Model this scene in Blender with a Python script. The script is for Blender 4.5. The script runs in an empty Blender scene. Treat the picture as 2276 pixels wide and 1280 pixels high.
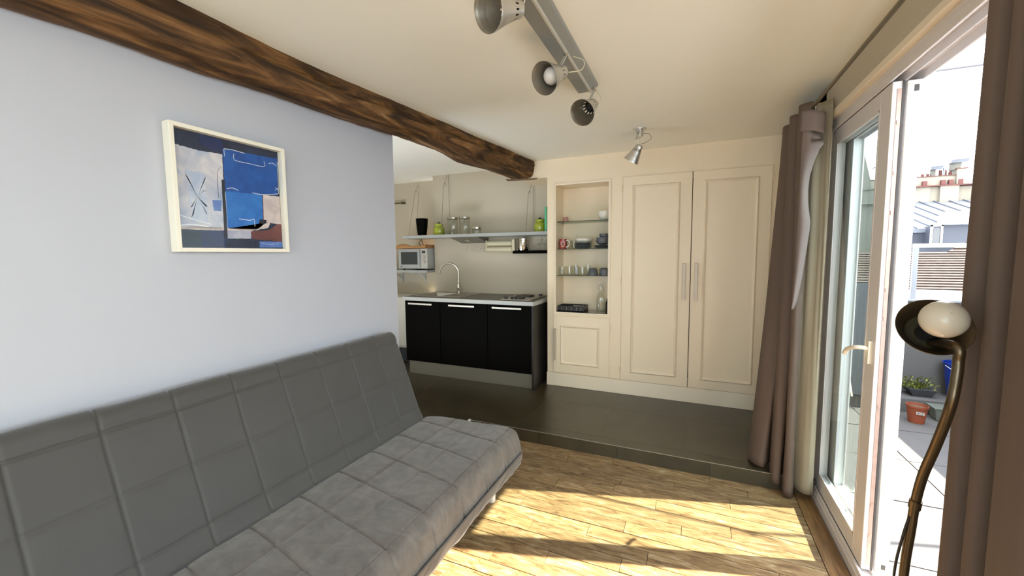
import bpy, bmesh, math, random
from math import sin, cos, pi, radians, sqrt, exp
from mathutils import Vector, Matrix, noise
random.seed(7)
S = bpy.context.scene
COL = S.collection

# ------------------------------------------------------------------ camera, sky, sun, exposure
cam_d = bpy.data.cameras.new('camera')
cam = bpy.data.objects.new('camera', cam_d); COL.objects.link(cam)
yaw, pitch, roll = radians(23.845), radians(-4.712), radians(-0.506)
fwd = Vector((-sin(yaw)*cos(pitch), cos(yaw)*cos(pitch), sin(pitch)))
rgt0 = Vector((cos(yaw), sin(yaw), 0)); up0 = rgt0.cross(fwd)
rgt = cos(roll)*rgt0 + sin(roll)*up0; upv = -sin(roll)*rgt0 + cos(roll)*up0
cam.matrix_world = Matrix(((rgt.x, upv.x, -fwd.x, 0), (rgt.y, upv.y, -fwd.y, 0), (rgt.z, upv.z, -fwd.z, 1.47), (0, 0, 0, 1)))
cam_d.sensor_width = 36.0; cam_d.lens = 36.0*898.5/2276.0; cam_d.clip_start = 0.02; cam_d.clip_end = 400
S.camera = cam

world = bpy.data.worlds.new('sky'); S.world = world; world.use_nodes = True
nt = world.node_tree; nt.nodes.clear()
wo = nt.nodes.new('ShaderNodeOutputWorld'); bg = nt.nodes.new('ShaderNodeBackground')
tc = nt.nodes.new('ShaderNodeTexCoord'); ns = nt.nodes.new('ShaderNodeTexNoise'); rp = nt.nodes.new('ShaderNodeValToRGB')
ns.inputs['Scale'].default_value = 2.6; ns.inputs['Detail'].default_value = 7
rp.color_ramp.elements[0].position = 0.38; rp.color_ramp.elements[0].color = (0.62, 0.74, 0.92, 1)
rp.color_ramp.elements[1].position = 0.62; rp.color_ramp.elements[1].color = (1.0, 0.98, 0.95, 1)
nt.links.new(tc.outputs['Generated'], ns.inputs['Vector']); nt.links.new(ns.outputs['Fac'], rp.inputs['Fac'])
nt.links.new(rp.outputs['Color'], bg.inputs['Color']); nt.links.new(bg.outputs['Background'], wo.inputs['Surface'])
bg.inputs['Strength'].default_value = 3.7

sun_d = bpy.data.lights.new('sun', 'SUN'); sun = bpy.data.objects.new('sun', sun_d); COL.objects.link(sun)
sun_d.energy = 14.8; sun_d.angle = radians(0.6); sun_d.color = (1.0, 0.88, 0.70)
sdir = Vector((-0.9599, -0.2803, -1.0724)).normalized()
sun.rotation_euler = sdir.to_track_quat('-Z', 'Y').to_euler(); sun.location = (6, 4, 8)

S.view_settings.view_transform = 'Standard'; S.view_settings.look = 'None'
S.view_settings.gamma = 1.0; S.view_settings.use_curve_mapping = False
S.view_settings.exposure = 1.34
S.cycles.max_bounces = 9; S.cycles.diffuse_bounces = 6; S.cycles.glossy_bounces = 3; S.cycles.transmission_bounces = 4; S.cycles.transparent_max_bounces = 12
S.cycles.use_adaptive_sampling = True; S.cycles.adaptive_threshold = 0.035; S.cycles.caustics_reflective = False; S.cycles.caustics_refractive = False
S.cycles.use_denoising = True; S.cycles.sample_clamp_indirect = 8.0

# ------------------------------------------------------------------ materials
MATS = {}
def lk(t, a, b): t.links.new(a, b)
def M(name, col, rough=0.5, metal=0.0, var=0.06, scale=6.0, bump=0.0, bscale=80.0, stretch=(1, 1, 1), coat=0.0, spec=0.5, rnd=0.0):
    if name in MATS: return MATS[name]
    m = bpy.data.materials.new(name); m.use_nodes = True; t = m.node_tree; b = t.nodes['Principled BSDF']
    tc = t.nodes.new('ShaderNodeTexCoord'); mp = t.nodes.new('ShaderNodeMapping'); mp.inputs['Scale'].default_value = stretch
    n = t.nodes.new('ShaderNodeTexNoise'); n.inputs['Scale'].default_value = scale; n.inputs['Detail'].default_value = 5
    mx = t.nodes.new('ShaderNodeMix'); mx.data_type = 'RGBA'
    mx.inputs[6].default_value = tuple(max(0, c*(1-var)) for c in col) + (1,)
    mx.inputs[7].default_value = tuple(min(1, c*(1+var)) for c in col) + (1,)
    lk(t, tc.outputs['Object'], mp.inputs['Vector']); lk(t, mp.outputs['Vector'], n.inputs['Vector'])
    lk(t, n.outputs['Fac'], mx.inputs[0])
    out = mx.outputs[2]
    if rnd:
        oi = t.nodes.new('ShaderNodeObjectInfo'); mr = t.nodes.new('ShaderNodeMapRange')
        mr.inputs['To Min'].default_value = 1-rnd; mr.inputs['To Max'].default_value = 1+rnd
        hv = t.nodes.new('ShaderNodeHueSaturation'); lk(t, oi.outputs['Random'], mr.inputs['Value'])
        lk(t, mr.outputs['Result'], hv.inputs['Value']); lk(t, out, hv.inputs['Color']); out = hv.outputs['Color']
    lk(t, out, b.inputs['Base Color'])
    b.inputs['Roughness'].default_value = rough; b.inputs['Metallic'].default_value = metal
    b.inputs['Coat Weight'].default_value = coat; b.inputs['Specular IOR Level'].default_value = spec
    if bump:
        n2 = t.nodes.new('ShaderNodeTexNoise'); n2.inputs['Scale'].default_value = bscale; n2.inputs['Detail'].default_value = 4
        lk(t, mp.outputs['Vector'], n2.inputs['Vector'])
        bp = t.nodes.new('ShaderNodeBump'); bp.inputs['Strength'].default_value = bump; bp.inputs['Distance'].default_value = 0.004
        lk(t, n2.outputs['Fac'], bp.inputs['Height']); lk(t, bp.outputs['Normal'], b.inputs['Normal'])
    MATS[name] = m; return m

def ramp_mat(name, stops, scale, stretch, rough=0.5, rnd=0.0, bump=0.2, detail=8, dist=0.0, spec=0.5):
    """wood / stained surface: a colour ramp over stretched noise, with each object's own tone"""
    m = bpy.data.materials.new(name); m.use_nodes = True; t = m.node_tree; b = t.nodes['Principled BSDF']
    tc = t.nodes.new('ShaderNodeTexCoord'); mp = t.nodes.new('ShaderNodeMapping'); mp.inputs['Scale'].default_value = stretch
    oi = t.nodes.new('ShaderNodeObjectInfo'); ad = t.nodes.new('ShaderNodeVectorMath'); ad.operation = 'ADD'
    sc = t.nodes.new('ShaderNodeVectorMath'); sc.operation = 'SCALE'; sc.inputs['Scale'].default_value = 37.0
    cb = t.nodes.new('ShaderNodeCombineXYZ')
    for k in range(3): lk(t, oi.outputs['Random'], cb.inputs[k])
    lk(t, cb.outputs[0], sc.inputs[0]); lk(t, tc.outputs['Object'], mp.inputs['Vector'])
    lk(t, mp.outputs['Vector'], ad.inputs[0]); lk(t, sc.outputs[0], ad.inputs[1])
    n = t.nodes.new('ShaderNodeTexNoise'); n.inputs['Scale'].default_value = scale; n.inputs['Detail'].default_value = detail
    n.inputs['Roughness'].default_value = 0.62; n.inputs['Distortion'].default_value = dist
    lk(t, ad.outputs[0], n.inputs['Vector'])
    r = t.nodes.new('ShaderNodeValToRGB'); cr_ = r.color_ramp
    while len(cr_.elements) < len(stops): cr_.elements.new(0.5)
    for e, (p, c) in zip(cr_.elements, stops): e.position = p; e.color = tuple(c) + (1,)
    lk(t, n.outputs['Fac'], r.inputs['Fac']); out = r.outputs['Color']
    if rnd:
        mr = t.nodes.new('ShaderNodeMapRange'); mr.inputs['To Min'].default_value = 1-rnd; mr.inputs['To Max'].default_value = 1+rnd
        hv = t.nodes.new('ShaderNodeHueSaturation'); lk(t, oi.outputs['Random'], mr.inputs['Value'])
        lk(t, mr.outputs['Result'], hv.inputs['Value']); lk(t, out, hv.inputs['Color']); out = hv.outputs['Color']
    lk(t, out, b.inputs['Base Color']); b.inputs['Roughness'].default_value = rough; b.inputs['Specular IOR Level'].default_value = spec
    bp = t.nodes.new('ShaderNodeBump'); bp.inputs['Strength'].default_value = bump; bp.inputs['Distance'].default_value = 0.005
    lk(t, n.outputs['Fac'], bp.inputs['Height']); lk(t, bp.outputs['Normal'], b.inputs['Normal'])
    MATS[name] = m; return m

def glass(name, tint=(0.93, 0.98, 0.96), ior=1.45, rough=0.0, gain=1.0, haze=0.0):
    m = bpy.data.materials.new(name); m.use_nodes = True; t = m.node_tree; t.nodes.clear()
    o = t.nodes.new('ShaderNodeOutputMaterial'); mix = t.nodes.new('ShaderNodeMixShader')
    tr = t.nodes.new('ShaderNodeBsdfTransparent'); gl = t.nodes.new('ShaderNodeBsdfGlossy'); fr = t.nodes.new('ShaderNodeFresnel')
    tr.inputs['Color'].default_value = tint + (1,); gl.inputs['Roughness'].default_value = rough
    fr.inputs['IOR'].default_value = ior; mt = t.nodes.new('ShaderNodeMath'); mt.operation = 'MULTIPLY_ADD'
    mt.inputs[1].default_value = gain; mt.inputs[2].default_value = haze
    geo = t.nodes.new('ShaderNodeNewGeometry'); inv = t.nodes.new('ShaderNodeMath'); inv.operation = 'SUBTRACT'; inv.inputs[0].default_value = 1.0
    m2 = t.nodes.new('ShaderNodeMath'); m2.operation = 'MULTIPLY'; lk(t, geo.outputs['Backfacing'], inv.inputs[1])
    lk(t, fr.outputs[0], mt.inputs[0]); lk(t, mt.outputs[0], m2.inputs[0]); lk(t, inv.outputs[0], m2.inputs[1]); lk(t, m2.outputs[0], mix.inputs[0]); lk(t, tr.outputs[0], mix.inputs[1]); lk(t, gl.outputs[0], mix.inputs[2])
    lk(t, mix.outputs[0], o.inputs['Surface']); MATS[name] = m; return m

m_wall_blue = M('paint_pale_blue', (0.470, 0.484, 0.530), 0.6, var=0.015, scale=3, bump=0.03, bscale=140)
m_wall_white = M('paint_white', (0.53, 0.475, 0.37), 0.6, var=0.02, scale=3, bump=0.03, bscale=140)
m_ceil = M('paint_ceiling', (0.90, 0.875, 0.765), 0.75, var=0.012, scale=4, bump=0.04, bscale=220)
m_joinery = M('joinery_paint', (0.86, 0.73, 0.53), 0.42, var=0.015, scale=3)
m_moulding = M('moulding_paint', (0.87, 0.76, 0.585), 0.38, var=0.01)
m_plank = ramp_mat('oak_plank', [(0.28, (0.050, 0.026, 0.010)), (0.43, (0.180, 0.106, 0.045)), (0.56, (0.265, 0.172, 0.080)), (0.70, (0.40, 0.31, 0.195))], 6.0, (1.2, 6.0, 6.0), rough=0.52, rnd=0.2, bump=0.3, dist=1.1)
m_plank_y = ramp_mat('oak_border', [(0.25, (0.09, 0.042, 0.012)), (0.5, (0.22, 0.115, 0.04)), (0.75, (0.32, 0.19, 0.08))], 5.0, (9.0, 1.0, 9.0), rough=0.45, rnd=0.1, bump=0.2, dist=0.6)
m_subfloor = M('subfloor', (0.07, 0.045, 0.025), 0.8)
m_tile = ramp_mat('slate_tile', [(0.25, (0.024, 0.018, 0.008)), (0.55, (0.046, 0.036, 0.018)), (0.8, (0.068, 0.056, 0.032))], 3.0, (1, 1, 1), rough=0.33, rnd=0.08, bump=0.03, spec=0.85)
m_grout = M('grout', (0.135, 0.115, 0.085), 0.8)
m_alu_trim = M('alu_trim', (0.34, 0.32, 0.27), 0.4, 0.6)
m_beam = ramp_mat('old_oak_beam', [(0.30, (0.012, 0.006, 0.003)), (0.43, (0.050, 0.024, 0.009)), (0.52, (0.105, 0.050, 0.017)), (0.60, (0.19, 0.092, 0.030)), (0.70, (0.30, 0.19, 0.09))], 3.0, (6.0, 0.8, 6.0), rough=0.68, bump=0.5, dist=0.8, spec=0.3)
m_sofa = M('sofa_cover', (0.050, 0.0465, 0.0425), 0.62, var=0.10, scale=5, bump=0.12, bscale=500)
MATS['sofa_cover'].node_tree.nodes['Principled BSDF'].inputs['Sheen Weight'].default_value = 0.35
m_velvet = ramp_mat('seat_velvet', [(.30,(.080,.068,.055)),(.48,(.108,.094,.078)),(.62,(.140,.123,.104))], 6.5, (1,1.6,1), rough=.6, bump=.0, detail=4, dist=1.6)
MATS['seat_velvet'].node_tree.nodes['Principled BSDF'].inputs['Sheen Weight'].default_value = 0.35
m_curtain = M('curtain_taupe', (0.128, 0.088, 0.066), 0.75, var=0.05, scale=4, bump=0.08, bscale=600)
m_curtain_back = M('curtain_lining', (0.33, 0.285, 0.20), 0.8, var=0.04, scale=4, bump=0.06, bscale=600)
m_steel = M('brushed_steel', (0.62, 0.61, 0.58), 0.32, 1.0, var=0.06, scale=10, stretch=(1, 1, 14))
m_alu = M('spun_aluminium', (0.66, 0.64, 0.60), 0.36, 1.0, var=0.05, scale=12)
m_alu_in = M('shade_inside', (0.42, 0.38, 0.31), 0.42, 0.9, var=0.05, scale=12)
m_chrome = M('chrome', (0.58, 0.55, 0.48), 0.2, 1.0, var=0.02)
m_track = M('grey_lacquer_track', (0.33, 0.325, 0.295), 0.45, 0.35, var=0.03)
m_track_light = M('light_grey_lacquer', (0.60, 0.57, 0.49), 0.4, 0.3, var=0.03)
m_bulb = M('frosted_bulb', (0.72, 0.66, 0.58), 0.35, var=0.02)
m_bulb_white = M('opal_bulb', (0.62, 0.55, 0.43), 0.25, var=0.02)
m_black = M('black_gloss', (0.0025, 0.0022, 0.002), 0.5, var=0.0, spec=0.03)
m_black_side = M('black_laminate', (0.016, 0.014, 0.012), 0.38, var=0.2, scale=20, spec=0.4)
m_darkplastic = M('dark_plastic', (0.014, 0.012, 0.012), 0.4, var=0.1)
m_worktop = M('grey_worktop', (0.105, 0.10, 0.085), 0.4, var=0.15, scale=120)
m_edge = M('worktop_edge', (0.46, 0.48, 0.46), 0.35, 0.15, var=0.03)
m_plinth = M('plinth_alu', (0.22, 0.21, 0.175), 0.42, 0.55, var=0.08, stretch=(1, 1, 10))
m_shelf = M('grey_shelf', (0.40, 0.42, 0.41), 0.4, 0.1, var=0.04)
m_white_pl = M('white_plastic', (0.74, 0.72, 0.66), 0.35, var=0.02)
m_cream = M('cream_plastic', (0.66, 0.60, 0.43), 0.4, var=0.04)
m_pvc = M('white_pvc', (0.72, 0.69, 0.68), 0.35, var=0.015)
m_pvc_edge = M('pvc_edge_strip', (0.42, 0.30, 0.25), 0.45, 0.3, var=0.25, scale=30)
m_gasket = M('rubber_gasket', (0.05, 0.045, 0.04), 0.7)
m_green = M('green_ceramic', (0.31, 0.36, 0.025), 0.22, var=0.06, coat=0.6)
m_mint = M('mint_plastic', (0.12, 0.52, 0.30), 0.4, var=0.04)
m_bamboo = ramp_mat('bamboo_board', [(0.3, (0.34, 0.16, 0.05)), (0.6, (0.46, 0.24, 0.085))], 6, (1, 12, 12), rough=0.5, bump=0.1)
m_mw = M('microwave_silver', (0.46, 0.48, 0.48), 0.35, 0.35, var=0.03)
m_mwglass = M('microwave_window', (0.03, 0.038, 0.042), 0.12, var=0.2, scale=4, coat=0.5)
m_porc = M('white_porcelain', (0.74, 0.71, 0.62), 0.25, var=0.02, coat=0.4)
m_stone = M('grey_stoneware', (0.105, 0.11, 0.12), 0.45, var=0.1)
m_teal = M('teal_grey_stoneware', (0.10, 0.118, 0.118), 0.4, var=0.1)
m_red = M('red_ceramic', (0.30, 0.022, 0.014), 0.25, var=0.08, coat=0.5)
m_pink = M('pink_ceramic', (0.48, 0.24, 0.20), 0.5, var=0.1)
m_frame_w = M('cream_frame', (0.80, 0.76, 0.64), 0.5, var=0.02)
m_lampmetal = M('bronze_lamp', (0.15, 0.11, 0.065), 0.34, 0.85, var=0.12)
m_lampin = M('lamp_inside', (0.13, 0.11, 0.065), 0.4, 0.6, var=0.1)
m_cord = M('cord', (0.24, 0.22, 0.18), 0.8)
m_render = M('grey_render', (0.078, 0.078, 0.080), 0.85, var=0.10, scale=3, bump=0.2, bscale=40)
m_paver = M('terrace_paver', (0.080, 0.077, 0.078), 0.85, var=0.14, scale=7, bump=0.3, bscale=50, rnd=0.05)
m_zinc = M('zinc_sheet', (0.17, 0.185, 0.21), 0.5, 0.25, var=0.10, scale=1.5)
m_zinc_dk = M('zinc_seam', (0.10, 0.11, 0.135), 0.5, 0.3, var=0.05)
m_slate = M('slate_cladding', (0.037, 0.043, 0.056), 0.6, var=0.10, scale=1.2)
m_plaster = M('old_plaster', (0.22, 0.195, 0.15), 0.9, var=0.28, scale=1.1, bump=0.2, bscale=8)
m_plaster2 = M('cream_plaster', (0.125, 0.12, 0.10), 0.9, var=0.12, scale=0.8)
m_terra = M('terracotta', (0.17, 0.038, 0.013), 0.7, var=0.12)
m_brickpot = M('chimney_pot_clay', (0.10, 0.032, 0.026), 0.8, var=0.2)
m_rooftile = ramp_mat('clay_roof_tile', [(0.3, (0.016, 0.010, 0.009)), (0.55, (0.038, 0.023, 0.019)), (0.8, (0.075, 0.050, 0.042))], 5, (1, 1, 1), rough=0.85, rnd=0.1, bump=0.1)
m_moss = M('mossy_ridge', (0.075, 0.08, 0.045), 0.9, var=0.25, scale=5)
m_blue = M('blue_plastic', (0.004, 0.022, 0.20), 0.35, var=0.04)
m_leaf = M('leaf_green', (0.16, 0.19, 0.025), 0.6, var=0.3, scale=20, rnd=0.2)
m_leaf2 = M('leaf_dark', (0.04, 0.06, 0.012), 0.6, var=0.3, scale=20, rnd=0.2)
m_greyplastic = M('grey_green_plastic', (0.10, 0.115, 0.10), 0.5, var=0.05)
m_label = M('paper_label', (0.30, 0.29, 0.28), 0.6, var=0.03)
m_inkgrey = M('label_ink', (0.12, 0.12, 0.14), 0.6)
m_white_metal = M('white_metal', (0.45, 0.45, 0.46), 0.4, var=0.02)
g_window = glass('window_glass', (0.895, 0.935, 0.93), 1.5, gain=1.0)
g_jar = glass('jar_glass', (0.95, 0.96, 0.94), 1.5, rough=0.06, gain=1.1, haze=0.05)
g_cup = glass('cup_glass', (0.965, 0.97, 0.95), 1.5, rough=0.03, gain=1.2, haze=0.03)
g_shelf = glass('shelf_glass', (0.62, 0.70, 0.62), 1.5, gain=0.7)
g_dark = glass('smoked_shelf_glass', (0.25, 0.27, 0.25), 1.5, gain=1.0, haze=0.06)
g_pict = glass('picture_glass', (0.98, 0.98, 0.98), 1.35, gain=0.5)

# ------------------------------------------------------------------ mesh helpers
def basis(a):
    a = Vector(a).normalized(); h = Vector((0, 0, 1)) if abs(a.z) < 0.9 else Vector((1, 0, 0))
    u = a.cross(h).normalized(); return u, a.cross(u).normalized(), a
class MB:
    def __init__(s): s.v = []; s.f = []
    def add(s, vs, fs):
        o = len(s.v); s.v += [tuple(v) for v in vs]; s.f += [tuple(i+o for i in f) for f in fs]; return s
    def box(s, x0, x1, y0, y1, z0, z1):
        x0, x1 = sorted((x0, x1)); y0, y1 = sorted((y0, y1)); z0, z1 = sorted((z0, z1))
        return s.add([(x0,y0,z0),(x1,y0,z0),(x1,y1,z0),(x0,y1,z0),(x0,y0,z1),(x1,y0,z1),(x1,y1,z1),(x0,y1,z1)],
                     [(3,2,1,0),(4,5,6,7),(0,1,5,4),(1,2,6,5),(2,3,7,6),(3,0,4,7)])
    def prism(s, poly, z0, z1):      # ccw polygon in xy
        n = len(poly)
        return s.add([(x,y,z0) for x,y in poly]+[(x,y,z1) for x,y in poly],
                     [tuple(range(n-1,-1,-1)), tuple(range(n,2*n))]+[(i,(i+1)%n,n+(i+1)%n,n+i) for i in range(n)])
    def extr(s, poly3, d):           # polygon (3d points) extruded along d
        n = len(poly3); d = Vector(d); P = [Vector(p) for p in poly3]
        return s.add(P+[p+d for p in P], [tuple(range(n-1,-1,-1)), tuple(range(n,2*n))]+[(i,(i+1)%n,n+(i+1)%n,n+i) for i in range(n)])
    def bar(s, a, b, w, h, up=(0,0,1)):
        a, b = Vector(a), Vector(b); d = (b-a).normalized(); u = d.cross(Vector(up)).normalized(); v = u.cross(d)
        pts = [a+u*(sx*w/2)+v*(sz*h/2) for sx, sz in ((-1,-1),(1,-1),(1,1),(-1,1))]
        return s.extr(pts, b-a)
    def lathe(s, prof, org=(0,0,0), axis=(0,0,1), n=24, skip=None, cap0=False, cap1=False):   # prof: (r, t along axis)
        u, v, a = basis(axis); o = Vector(org); vs = []; fs = []
        for r, t in prof:
            for k in range(n):
                q = 2*pi*k/n; vs.append(o + a*t + (u*cos(q)+v*sin(q))*r)
        for i in range(len(prof)-1):
            for k in range(n):
                if skip and skip(i, k): continue
                fs.append((i*n+k, i*n+(k+1)%n, (i+1)*n+(k+1)%n, (i+1)*n+k))
        if cap0: fs.append(tuple(range(n-1, -1, -1)))
        if cap1: fs.append(tuple((len(prof)-1)*n+k for k in range(n)))
        return s.add(vs, fs)
    def cyl(s, a, b, r, r2=None, n=16):
        a, b = Vector(a), Vector(b); L = (b-a).length
        return s.lathe([(r, 0), (r if r2 is None else r2, L)], a, b-a, n, cap0=True, cap1=True)
    def ball(s, c, r, n=20, m=12, sc=(1,1,1), axis=(0,0,1)):
        prof = [(max(1e-4, r*sin(pi*i/m)), -r*cos(pi*i/m)) for i in range(m+1)]
        o = len(s.v); s.lathe(prof, (0,0,0), axis, n)
        for i in range(o, len(s.v)):
            x, y, z = s.v[i]; s.v[i] = (c[0]+x*sc[0], c[1]+y*sc[1], c[2]+z*sc[2])
        return s
    def tube(s, pts, r, n=10, closed=False):
        P = [Vector(p) for p in pts]; vs = []; fs = []; N = len(P); u = None
        for i, p in enumerate(P):
            d = (P[min(i+1,N-1)]-P[max(i-1,0)])
            if closed: d = P[(i+1)%N]-P[(i-1)%N]
            d.normalize()
            if u is None: u = basis(d)[0]
            u = (u - d*u.dot(d)).normalized(); w = d.cross(u)
            rr = r[i] if isinstance(r, (list, tuple)) else r
            for k in range(n): vs.append(p+(u*cos(2*pi*k/n)+w*sin(2*pi*k/n))*rr)
        for i in range(N if closed else N-1):
            for k in range(n):
                j = (i+1) % N; fs.append((i*n+k, i*n+(k+1)%n, j*n+(k+1)%n, j*n+k))
        if not closed: fs += [tuple(range(n-1,-1,-1)), tuple((N-1)*n+k for k in range(n))]
        return s.add(vs, fs)
    def torus(s, c, axis, R, r, n=24, m=8):
        u, v, a = basis(axis); return s.tube([Vector(c)+(u*cos(2*pi*k/n)+v*sin(2*pi*k/n))*R for k in range(n)], r, m, True)
    def grid(s, rows):               # list of lists of points
        n = len(rows[0]); vs = [p for r in rows for p in r]
        return s.add(vs, [(i*n+k, i*n+k+1, (i+1)*n+k+1, (i+1)*n+k) for i in range(len(rows)-1) for k in range(n-1)])

def cr(pts, n):
    """Catmull-Rom through points"""
    P = [Vector(p) for p in pts]; P = [2*P[0]-P[1]]+P+[2*P[-1]-P[-2]]; m = len(P)-3; out = []
    for j in range(n+1):
        t = j/n*m; i = min(int(t), m-1); t -= i; a, b, c, d = P[i:i+4]
        out.append(0.5*((2*b)+(c-a)*t+(2*a-5*b+4*c-d)*t*t+(3*b-3*c+d-a)*t**3))
    return out

def root_loc(o):
    l = Vector((0,0,0))
    while o is not None: l += o.location; o = o.parent
    return l
def build(name, mb, mat, parent=None, loc=None, smooth=False, bev=0.0, thick=0.0, angle=38):
    me = bpy.data.meshes.new(name); o = bpy.data.objects.new(name, me); COL.objects.link(o)
    if parent is not None: o.parent = parent
    off = root_loc(parent) if parent is not None else Vector(loc or (0,0,0))
    if parent is None: o.location = off
    me.from_pydata([(x-off.x, y-off.y, z-off.z) for x, y, z in mb.v], [], mb.f)
    bm = bmesh.new(); bm.from_mesh(me); bmesh.ops.recalc_face_normals(bm, faces=bm.faces); bm.to_mesh(me); bm.free()
    me.materials.append(mat)
    if smooth:
        me.shade_smooth()
        me.set_sharp_from_angle(angle=radians(angle))
    if thick:
        md = o.modifiers.new('thickness', 'SOLIDIFY'); md.thickness = thick; md.offset = 0
    if bev:
        md = o.modifiers.new('bevel', 'BEVEL'); md.width = bev; md.segments = 2; md.limit_method = 'ANGLE'
    return o
def tag(o, label, cat, group=None, kind=None):
    o['label'] = label; o['category'] = cat
    if group: o['group'] = group
    if kind: o['kind'] = kind
    return o
def thing(name, label, cat, loc=(0,0,0), group=None, kind=None):
    o = bpy.data.objects.new(name, None); COL.objects.link(o); o.location = loc; o.empty_display_size = 0.1
    return tag(o, label, cat, group, kind)
def struct(name, mb, mat, label, cat, **k):
    return tag(build(name, mb, mat, **k), label, cat, kind='structure')

# ------------------------------------------------------------------ the shell
CE, KC, ZS, YB, XL, XR, YS = 2.425, 2.475, 0.096, 3.99, -1.92, 0.70, 2.86
floor = struct('floor', MB().box(-2.06, 0.72, -2.2, YS+0.02, -0.12, -0.021), m_subfloor, 'old oak plank floor of the living area', 'floor')
# planks along x
py = YS
row = 0
pl_proto = {}
while py > -2.19:
    w = random.choice((0.078, 0.084, 0.09, 0.096))
    x = XL; first = True
    while x < 0.612-1e-4:
        L = random.uniform(0.25, 0.9) if first else random.uniform(0.55, 1.25)
        first = False
        x1 = min(0.612, x+L)
        if 0.612-x1 < 0.2: x1 = 0.612
        dz = random.uniform(-0.0012, 0.0012)
        b = MB().box(x+0.0012, x1-0.0012, py-w+0.0018, py-0.0018, -0.021, 0.0+dz)
        build('plank', b, m_plank, floor)
        x = x1
    py -= w; row += 1
yb = YS
while yb > -2.1:
    y2 = yb-random.uniform(1.0, 1.4)
    build('border_plank', MB().box(0.614, 0.70, y2+0.001, yb-0.001, -0.021, 0.001), m_plank_y, floor); yb = y2
# raised kitchen floor
kf = struct('floor.001', MB().prism([(-1.66,YS+.009),(XR+.02,YS+.009),(XR+.02,4.7),(-4.3,4.7),(-4.3,2.33),(-1.66,2.33)], -0.10, ZS-0.0012), m_grout, 'raised dark tiled floor of the kitchen end', 'floor')
ys = [YS, 2.965]+[2.965+0.6*k for k in (1, 2, 3)]
for j in range(len(ys)-1):
    for i in range(-6, 4):
        xa = -0.615+0.61*i + (0.0 if j else -0.02); xb = xa+0.61
        xa2, xb2, ya, yb_ = max(xa, -4.3), min(xb, XR), ys[j], min(ys[j+1], 4.66)
        if xb2-xa2 < 0.03 or yb_-ya < 0.02: continue
        build('tile', MB().box(xa2+0.0012, xb2-0.0012, ya+0.0012, yb_-0.0012, ZS-0.0013, ZS), m_tile, kf)
for (xa, xb) in ((-4.3, -3.1), (-3.1, -2.49), (-2.49, -1.88), (-1.88, -1.66)):
    build('tile', MB().box(xa+.0012, xb-.0012, 2.34, YS-.0012, ZS-.0013, ZS), m_tile, kf)
xr = -1.655
for xe in (-1.048, -0.449, 0.149, 0.70):
    build('riser_tile', MB().box(xr+.0012, xe-.0012, YS-.001, YS+.009, 0.001, ZS-.006), m_tile, kf); xr = xe
struct('trim_1', MB().box(-1.655, 0.70, YS-0.0025, YS+0.003, ZS-0.003, ZS+0.001), m_alu_trim, 'thin metal nosing along the tiled step edge', 'trim')
struct('trim_2', MB().box(-1.665, -1.652, 2.35, YS, 0.0, ZS+0.006), M('white_trim', (0.78,0.77,0.74), .4), 'white edge strip at the corner of the tiled step beside the sofa', 'trim')

struct('wall_left', MB().box(XL-0.12, XL, -2.2, 2.31, 0, 2.36), m_wall_blue, 'pale blue grey painted wall behind the sofa', 'wall')
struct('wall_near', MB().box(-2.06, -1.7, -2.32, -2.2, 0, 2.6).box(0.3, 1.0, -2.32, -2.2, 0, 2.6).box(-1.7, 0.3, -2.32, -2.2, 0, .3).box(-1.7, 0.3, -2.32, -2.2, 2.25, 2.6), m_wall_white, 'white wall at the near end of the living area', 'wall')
# right wall around the sliding door and an added second window further along
wr = MB()
wr.box(XR, 0.84, 2.97, 4.75, 0, 2.6); wr.box(XR, 0.84, -2.32, 4.75, 2.232, 2.6)
wr.box(XR, 0.84, 0.45, 1.36, 0, 2.232); wr.box(XR, 0.84, -2.32, -1.95, 0, 2.232)
wr.box(XR, 0.84, -1.95, 0.45, 0, 0.10)
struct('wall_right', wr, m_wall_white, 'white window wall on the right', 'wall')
struct('ceiling', MB().prism([(-1.85,-2.32),(0.84,-2.32),(0.84,4.75),(-1.68,4.75),(-1.70,4.0),(-1.78,2.6),(-1.85,1.2)], CE, 2.6), m_ceil, 'cream white painted ceiling of the living area', 'ceiling')
struct('ceiling.001', MB().box(-4.3, -1.60, -2.32, 4.75, KC, 2.62), m_ceil, 'white ceiling over the kitchen corner behind the beam', 'ceiling')
# kitchen walls
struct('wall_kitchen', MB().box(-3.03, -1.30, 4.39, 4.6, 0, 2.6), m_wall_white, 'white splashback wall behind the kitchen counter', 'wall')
struct('wall_recess', MB().box(-4.3, -3.03, 4.65, 4.75, 0, 2.6), m_wall_white, 'white back wall of the microwave alcove', 'wall')
struct('wall_alcove_side', MB().box(-4.42, -4.3, 1.0, 4.75, 0, 2.6), m_wall_white, 'white side wall deep in the kitchen corner', 'wall')
struct('wall_hall', MB().box(-4.3, XL-0.12, 1.0, 1.1, 0, 2.6), m_wall_white, 'white wall hidden behind the sofa wall', 'wall')
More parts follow.
